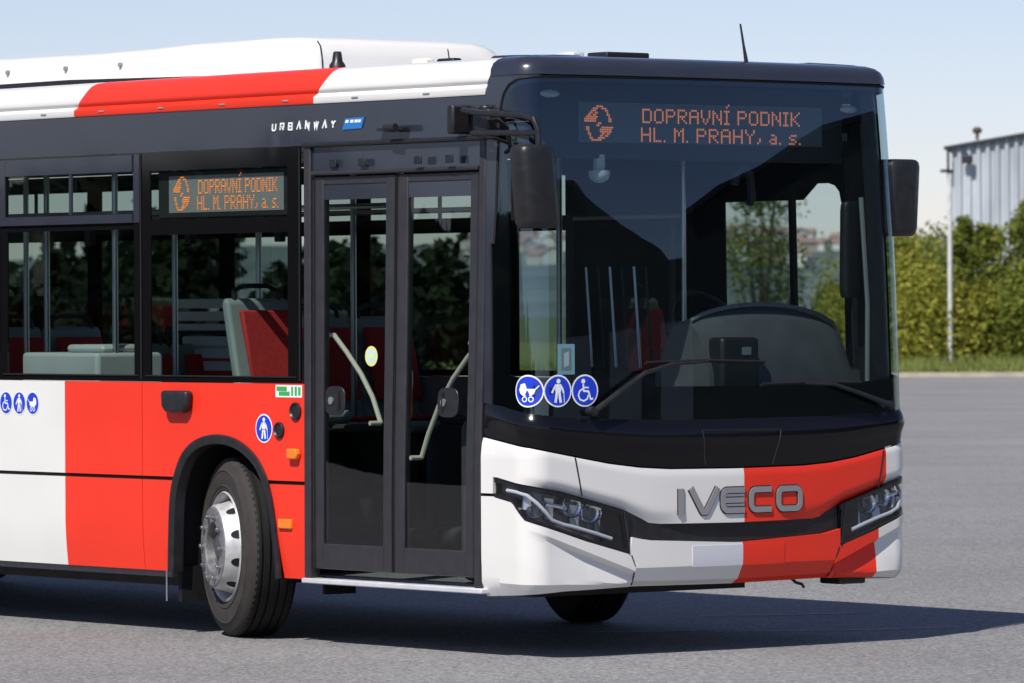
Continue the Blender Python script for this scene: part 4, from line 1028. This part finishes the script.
# ------------------------------------------------------------------ roof equipment
mb = MB(); rows = []
def pod_y(x): return .78 if x < -3.25 else .78 - .12 * ((x + 3.25) / .30) ** 2
PODP = [(-11.6, .9), (-9, 1.0), (-6.4, 1.0), (-5.6, .96), (-4.9, .93), (-4.4, .96), (-4.0, 1.0), (-3.5, 1.0), (-3.25, 1.0), (-3.10, .985), (-3.02, .95), (-2.97, .88), (-2.945, .78), (-2.93, .5), (-2.92, 0.0)]
for x, kz in PODP:
    zb_ = 2.97; h = 3.205 - zb_; row = []
    hwid = pod_y(x)
    for a, k in ((-1.0, 0), (-.995, .40), (-.98, .66), (-.95, .84), (-.90, .94), (-.80, .985), (-.4, 1.0), (0, 1.0), (.4, 1.0), (.66, .985), (.80, .93), (.90, .80), (.96, .60), (.99, .35), (1.0, 0)):
        row.append((x + .24, a * hwid, zb_ + h * min(k, 1) * kz))
    rows.append(row)
mb.grid(rows); mb.face(rows[0]); rp = mb.build('roof_pod', 'white', bus, smooth=50)
for yy in (-.60, .26):
    mb = MB(); mb.tube([(-2.678, yy, 2.985), (-2.688, yy, 3.08), (-2.703, yy, 3.145), (-2.728, yy, 3.170)], .0035, 6); mb.build('pod_seam', 'rubber', rp)
for x in (-4.35, -4.9, -5.5):
    mb = MB(); mb.cyl((x, -.76, 3.10), (x, -.785, 3.10), .014, 8); mb.build('pod_latch', 'igrey', rp)
mb = MB(); mb.grid([[(-5.95, -1.02, 2.986), (-5.95, -.95, 3.022)], [(-4.6, -1.02, 2.986), (-4.6, -.95, 3.022)], [(-3.30, -1.02, 2.986), (-3.30, -.95, 2.996)]]); mb.build('pod_gap_shade', 'rubber', bus, solid=.012)  # black strip standing in for the shadow gap beside the pod
mb = MB(); mb.grid([[(-11, -.95, 3.0), (-11, -.60, 3.03)], [(-3.1, -.95, 2.99), (-3.1, -.60, 3.02)]]); mb.build('pod_flange', 'white', bus, solid=.01)
mb = MB(); mb.lathe([(.045, 0), (.042, .03), (.028, .05), (.022, .095), (.016, .1)], 14, lambda a, b, q: (-2.02 + a, -.99 + b, 2.975 + q)); mb.face([(-2.02 + .016 * math.cos(k * .6), -.99 + .016 * math.sin(k * .6), 3.075) for k in range(10)]); mb.build('roof_aerial', 'trim', bus, smooth=40)
mb = MB(); mb.box(-1.37, -1.25, -1.0, -.94, 2.97, 3.01); mb.build('roof_beacon', 'cream', bus, bevel=.01)
mb = MB(); mb.box(-1.16, -1.02, -1.0, -.94, 2.97, 3.003); mb.build('roof_clamp', 'trim', bus, bevel=.01)
mb = MB(); mb.box(-.86, -.70, -.48, -.40, 2.98, 3.035); mb.build('roof_sensor', 'sill', bus, bevel=.01)
mb = MB(); mb.box(-.56, -.40, -.50, -.22, 2.98, 3.022); mb.build('roof_vent', 'trim', bus, bevel=.008)
mb = MB(); mb.tube([(-.20, .255, 2.965), (-.215, .248, 3.06), (-.232, .240, 3.175)], [.012, .007, .005], 8); mb.build('whip_aerial', 'trim', bus)

# ------------------------------------------------------------------ destination displays
FONT = {'D': '11110 10001 10001 10001 10001 10001 11110', 'O': '01110 10001 10001 10001 10001 10001 01110', 'P': '11110 10001 10001 11110 10000 10000 10000', 'R': '11110 10001 10001 11110 10100 10010 10001',
        'A': '01110 10001 10001 11111 10001 10001 10001', 'V': '10001 10001 10001 10001 01010 01010 00100', 'N': '10001 11001 10101 10101 10011 10001 10001', 'I': '111 010 010 010 010 010 111', 'K': '10001 10010 10100 11000 10100 10010 10001',
        'H': '10001 10001 10001 11111 10001 10001 10001', 'L': '1000 1000 1000 1000 1000 1000 1111', 'M': '10001 11011 10101 10101 10001 10001 10001', 'Y': '10001 10001 01010 00100 00100 00100 00100', '.': '0 0 0 0 0 0 1', ',': '00 00 00 00 01 01 10', 'a': '0000 0000 0110 0001 0111 1001 0111', 's': '0000 0000 0111 1000 0110 0001 1110', ' ': '00 00 00 00 00 00 00'}
def word_dots(text, c0, r0_, bold=True):
    out = set(); c = c0
    for ch in text:
        acc = ch == 'Í'; g = FONT['I' if acc else ch].split()
        for r, row in enumerate(g):
            for k, q in enumerate(row):
                if q == '1':
                    out.add((c + k, r0_ + r))
        if acc: out |= {(c + 1, r0_ - 2), (c + 2, r0_ - 3)}
        c += len(g[0]) + (1 if ch != ' ' else 1)
    return out, c
LOGO = """
.......####......
.....###..###....
....###.....##...
...##.##.....#...
..##.##......##..
.#######......#..
#######.......##.
#######.......##.
........##.......
.......##........
.##.......#######
.##......#######.
..#......#######.
..##......##.##..
...#.....##.##...
...##...####.....
....######.......
""".split()
def logo_dots(c0, r0_): return {(c0 + i, r0_ + j) for j, row in enumerate(LOGO) for i, q in enumerate(row) if q == '#'}
def dots_obj(name, dots, fn, px, py, m, parent, fill=.78):
    mb = MB()
    for c, r in dots:
        a0, a1 = (c + .5 - fill / 2) * px, (c + .5 + fill / 2) * px; b1, b0 = -(r + .5 - fill / 2) * py, -(r + .5 + fill / 2) * py
        mb.face([fn(a0, b0), fn(a1, b0), fn(a1, b1), fn(a0, b1)])
    return mb.build(name, m, parent, smooth=0, merge=False)
def fit(text, c0, c1, r0_):
    d, end = word_dots(text, 0, r0_); k = (c1 - c0) / (end - 1)
    return d, k, c0
# front board hangs behind the windscreen
FX = -.30
b = MB(); b.box(FX - .12, FX - .006, -.99, 1.0, 2.48, 2.86); ds = b.build('destination_display', 'dark', bus, bevel=.01)
b = MB(); b.box(FX - .005, FX, -.765, .85, 2.560, 2.762); b.build('led_board', 'board', ds)
fF = lambda a, q: (FX + .003, -.765 + a, 2.756 + q)
dF = logo_dots(3, 1); px = 1.615 / 146
dots_obj('led_logo', dF, fF, px, .0105, 'led', ds)
for txt, c0, c1, r0_ in (('DOPRAVNÍ PODNIK', 37.0, 132.3, 2), ('HL. M. PRAHY, a. s.', 36.2, 132.8, 11)):
    d, k, c = fit(txt, c0, c1, r0_)
    dots_obj('led_text', {(c + x * k, y) for x, y in d}, fF, px, .0105, 'led', ds, .86)
# side board behind the upper pane of the first window
b = MB(); b.box(-3.33, -2.11, -1.225, -1.16, 2.22, 2.475); dd = b.build('destination_display', 'dark', bus, bevel=.008)
SYD = -1.2275
b = MB(); b.box(-3.225, -2.175, SYD + .001, SYD + .004, 2.252, 2.448); b.build('led_board', 'boardside', dd)
fS = lambda a, q: (-3.225 + a, SYD - .002, 2.445 + q)
pxs = 1.05 / 118; pys = .0108
dots_obj('led_logo', logo_dots(5, 0), fS, pxs * 1.02, pys, 'ledside', dd, .7)
for txt, c0, c1, r0_ in (('DOPRAVNÍ PODNIK', 31.0, 112.0, 2), ('HL. M. PRAHY, a. s.', 30.0, 113.0, 10)):
    d, k, c = fit(txt, c0, c1, r0_)
    dots_obj('led_text', {(c + x * k, y) for x, y in d}, fS, pxs, pys, 'ledside', dd, .72)

# ------------------------------------------------------------------ cab and interior
b = MB(); b.box(-.85, -.22, -1.12, 1.12, .36, 1.18); db = b.build('dashboard', 'dash', bus, bevel=.06, seg=3)
b = MB(); rows = []
for k in range(17):
    t = k / 16; y = .14 + 1.03 * t; top = 1.50 + .235 * (math.sin(PI * min(1, max(0, .08 + t * .92))) ** .30)
    rows.append([(-.36, y, 1.19), (-.37, y, 1.40), (-.45, y, top - .06), (-.52, y, top), (-.66, y, top - .02), (-.80, y, 1.40), (-.80, y, 1.19)])
b.grid(rows); b.face(rows[0]); b.face(rows[-1]); b.build('instrument_binnacle', 'dash', db, smooth=50)
b = MB(); b.tube([(-.515, .14 + 1.03 * k / 16, 1.512 + .235 * (math.sin(PI * min(1, max(0, .08 + k / 16 * .92))) ** .30)) for k in range(17)], .012, 8); b.build('binnacle_edge', 'igrey', db)
b = MB(); b.box(-.42, -.30, .17, .42, 1.22, 1.58); tm = b.build('ticket_machine', 'trim', db, bevel=.02)
b = MB(); b.box(-.299, -.296, .30, .36, 1.49, 1.53); b.build('screen', 'igrey', tm)
b = MB(); b.box(-.50, -.24, -.72, -.05, 1.185, 1.215); b.build('dash_tray', 'iwhite', db, bevel=.01)
sw_ = MB(); n = 40; c = Vector((-1.0, .66, 1.62)); ax1 = Vector((0, 1, 0)); ax2 = Vector((-.55, 0, .83)).normalized()
sw_.tube([c + (ax1 * math.cos(2 * PI * k / n) + ax2 * math.sin(2 * PI * k / n)) * .23 for k in range(n + 1)], .016, 10, caps=False); sww = sw_.build('steering_wheel', 'trim', bus)
b = MB()
for a in (0, 120, 240): b.tube([c - Vector((.0, 0, .03)), c + (ax1 * math.cos(R(a + 30)) + ax2 * math.sin(R(a + 30))) * .225], .016, 8)
b.tube([c + Vector((0, 0, -.03)), c + Vector((.25, 0, -.45))], .04, 10); b.build('spoke', 'trim', sww)
# driver's seat and cab partition
b = MB(); b.box(-1.62, -1.12, .40, .92, .72, .86); b.box(-1.70, -1.58, .42, .90, .80, 1.52); b.box(-1.72, -1.60, .53, .79, 1.54, 1.74); b.build('driver_seat', 'dark', bus, bevel=.05, seg=3)
b = MB(); b.box(-1.86, -1.82, .40, 1.2, .36, 2.52); cp_ = b.build('cab_partition', 'dark', bus)
b = MB(); b.box(-1.80, -.88, .39, .43, .36, 1.38); b.build('cab_door', 'dark', bus, bevel=.02)
b = MB(); b.face([(-1.80, .41, 1.40), (-.90, .41, 1.40), (-.90, .41, 2.20), (-1.80, .41, 2.20)]); b.build('cab_door_glass', 'glassS', bus, smooth=0)
b = MB(); b.tube([(-.89, .41, 1.38), (-.89, .41, 2.58)], .012, 10); b.tube([(-1.80, .412, 2.21), (-.90, .412, 2.21)], .012, 8)
for x in (-1.6, -1.4, -1.2): b.tube([(x, .37, 1.42), (x - .05, .37, 1.95)], .007, 8)
b.build('cab_rail', 'steel', bus, each=True)
b = MB(); b.tube([(-.34, .29, 2.36), (-.34, .30, 2.42), (-.34, .345, 2.455), (-.34, .39, 2.42), (-.34, .405, 2.30), (-.34, .39, 2.26)], .022, 10); b.build('microphone', 'trim', bus)
b = MB(); b.lathe([(.055, 0), (.055, -.02), (.045, -.045), (.02, -.06), (.001, -.062)], 18, lambda x, y, q: (-.33 + x, -.61 + y, 2.42 + q)); dc = b.build('dome_camera', 'iwhite', bus, smooth=50)
b = MB(); b.cyl((-.33, -.61, 2.42), (-.33, -.61, 2.50), .03, 10); b.build('mount', 'iwhite', dc)
b = MB(); rbox(b, -.27, 1.02, 2.03, .06, .125, .50, taper=.1); b.build('sun_visor_panel', 'trim', bus, smooth=50)
b = MB(); b.tube([(-.20, 1.07, 1.30), (-.20, 1.075, 1.75), (-.22, 1.05, 2.30)], .014, 8); b.build('pillar_tube', 'igrey', bus)
for y, z in ((-1.0, 2.795), (.98, 2.755)):
    b = MB(); b.lathe([(.001, .0), (.03, .004), (.04, .012), (.04, .02)], 16, lambda x, yy, q: (-.22 - q, y + x * 1.5, z + yy * .5)); b.build('cab_lamp', 'iwhite', bus, smooth=50)
# passenger seats
def seat(x, y, z, two=True):
    ys = (y - .22, y + .22) if two else (y,)
    for yy in ys:
        e = bpy.data.objects.new('passenger_seat', None); col.objects.link(e); e.parent = bus; e.location = (x, yy, z)
        b = MB(); prof = [(.44, .40), (.42, .44), (.05, .42), (-.02, .50), (-.14, 1.02), (-.18, 1.04), (-.20, 1.0), (-.07, .46), (.0, .38), (.40, .37)]
        b.prism(prof, lambda a, q, o: (a, o, q), -.205, .205); b.build('shell', 'seatgrey', e, bevel=.02, seg=3)
        b = MB(); b.prism([(.03, .55), (.05, .56), (-.06, .97), (-.10, .97)], lambda a, q, o: (a, o, q), -.165, .165); b.build('back_cushion', 'seatred', e, bevel=.012)
        b = MB(); b.prism([(.08, .432), (.41, .446), (.41, .47), (.08, .462)], lambda a, q, o: (a, o, q), -.175, .175); b.build('cushion', 'seatred', e, bevel=.01)
        b = MB(); b.tube([(-.155, -.15, .99), (-.17, -.14, 1.075), (-.17, -.08, 1.10), (-.17, .08, 1.10), (-.17, .14, 1.075), (-.155, .15, .99)], .014, 8); b.build('grab_handle', 'trim', e)
        b = MB(); b.box(.0, .25, -.03, .03, -.4 if z > .5 else -.02, .385); b.build('leg', 'trim', e)
seat(-2.75, -.88, .76, False)
seat(-4.2, .80, .66)
b = MB(); b.box(-4.78, -4.02, -1.16, -.72, .36, 1.50); b.box(-4.42, -4.06, -1.10, -.76, 1.50, 1.545); b.build('equipment_box', 'iwhite', bus, bevel=.045, seg=3)
seat(-6.0, .80, .50); seat(-7.4, .80, .6); seat(-8.2, -.8, .7); seat(-9.0, .8, .8); seat(-10.2, .8, .8); seat(-10.2, -.8, .8)
for s in (-1, 1):
    for xc in (XA, XR):
        b = MB(); b.box(xc - .56, xc + .56, *(sorted((s * .58, s * 1.19))), 1.09, 1.13); b.box(xc - .56, xc + .56, *(sorted((s * .575, s * .59))), .36, 1.09); b.build('wheel_box', 'dark', bus, bevel=.02, each=True)
# slatted pale rack on the far side, poles, rails
b = MB()
for k in range(6): b.box(-6.36, -5.72, .96, 1.0, 1.37 + .075 * k, 1.425 + .075 * k)
rk = b.build('slatted_rack', 'slat', bus)
b = MB(); b.tube([(-5.70, .95, 1.0), (-5.68, .95, 1.4), (-5.76, .95, 1.80)], .014, 8); b.tube([(-6.4, .94, 1.60), (-5.7, .94, 1.60)], .012, 8); b.build('rail', 'trim', rk, each=True)
b = MB()
for x, y in ((-3.35, -.55), (-2.1, -.52), (-2.1, .55), (-3.9, .5), (-4.05, -1.02), (-5.6, .45), (-5.6, -.45), (-7.2, .45), (-8.1, -.45)): b.tube([(x, y, .35), (x, y, 2.60)], .017, 10)
b.build('grab_pole', 'steel', bus, each=True)
b = MB()
for y in (-.55, .55): b.tube([(-11, y, 2.28), (-2.1, y, 2.28)], .016, 10)
b.build('ceiling_rail', 'steel', bus, each=True)
for x in (-3.15, -4.0, -5.0): 
    b = MB(); b.box(x - .03, x + .03, -.57, -.53, 2.10, 2.26); b.build('hanging_strap', 'trim', bus, bevel=.008)
b = MB(); b.box(-1.15, -1.0, .1, .2, 0, 0.01) if False else None
# validator box on the pole by the door
b = MB(); b.box(-2.16, -2.04, -.60, -.48, 1.15, 1.42); b.build('ticket_validator', 'orange', bus, bevel=.02)
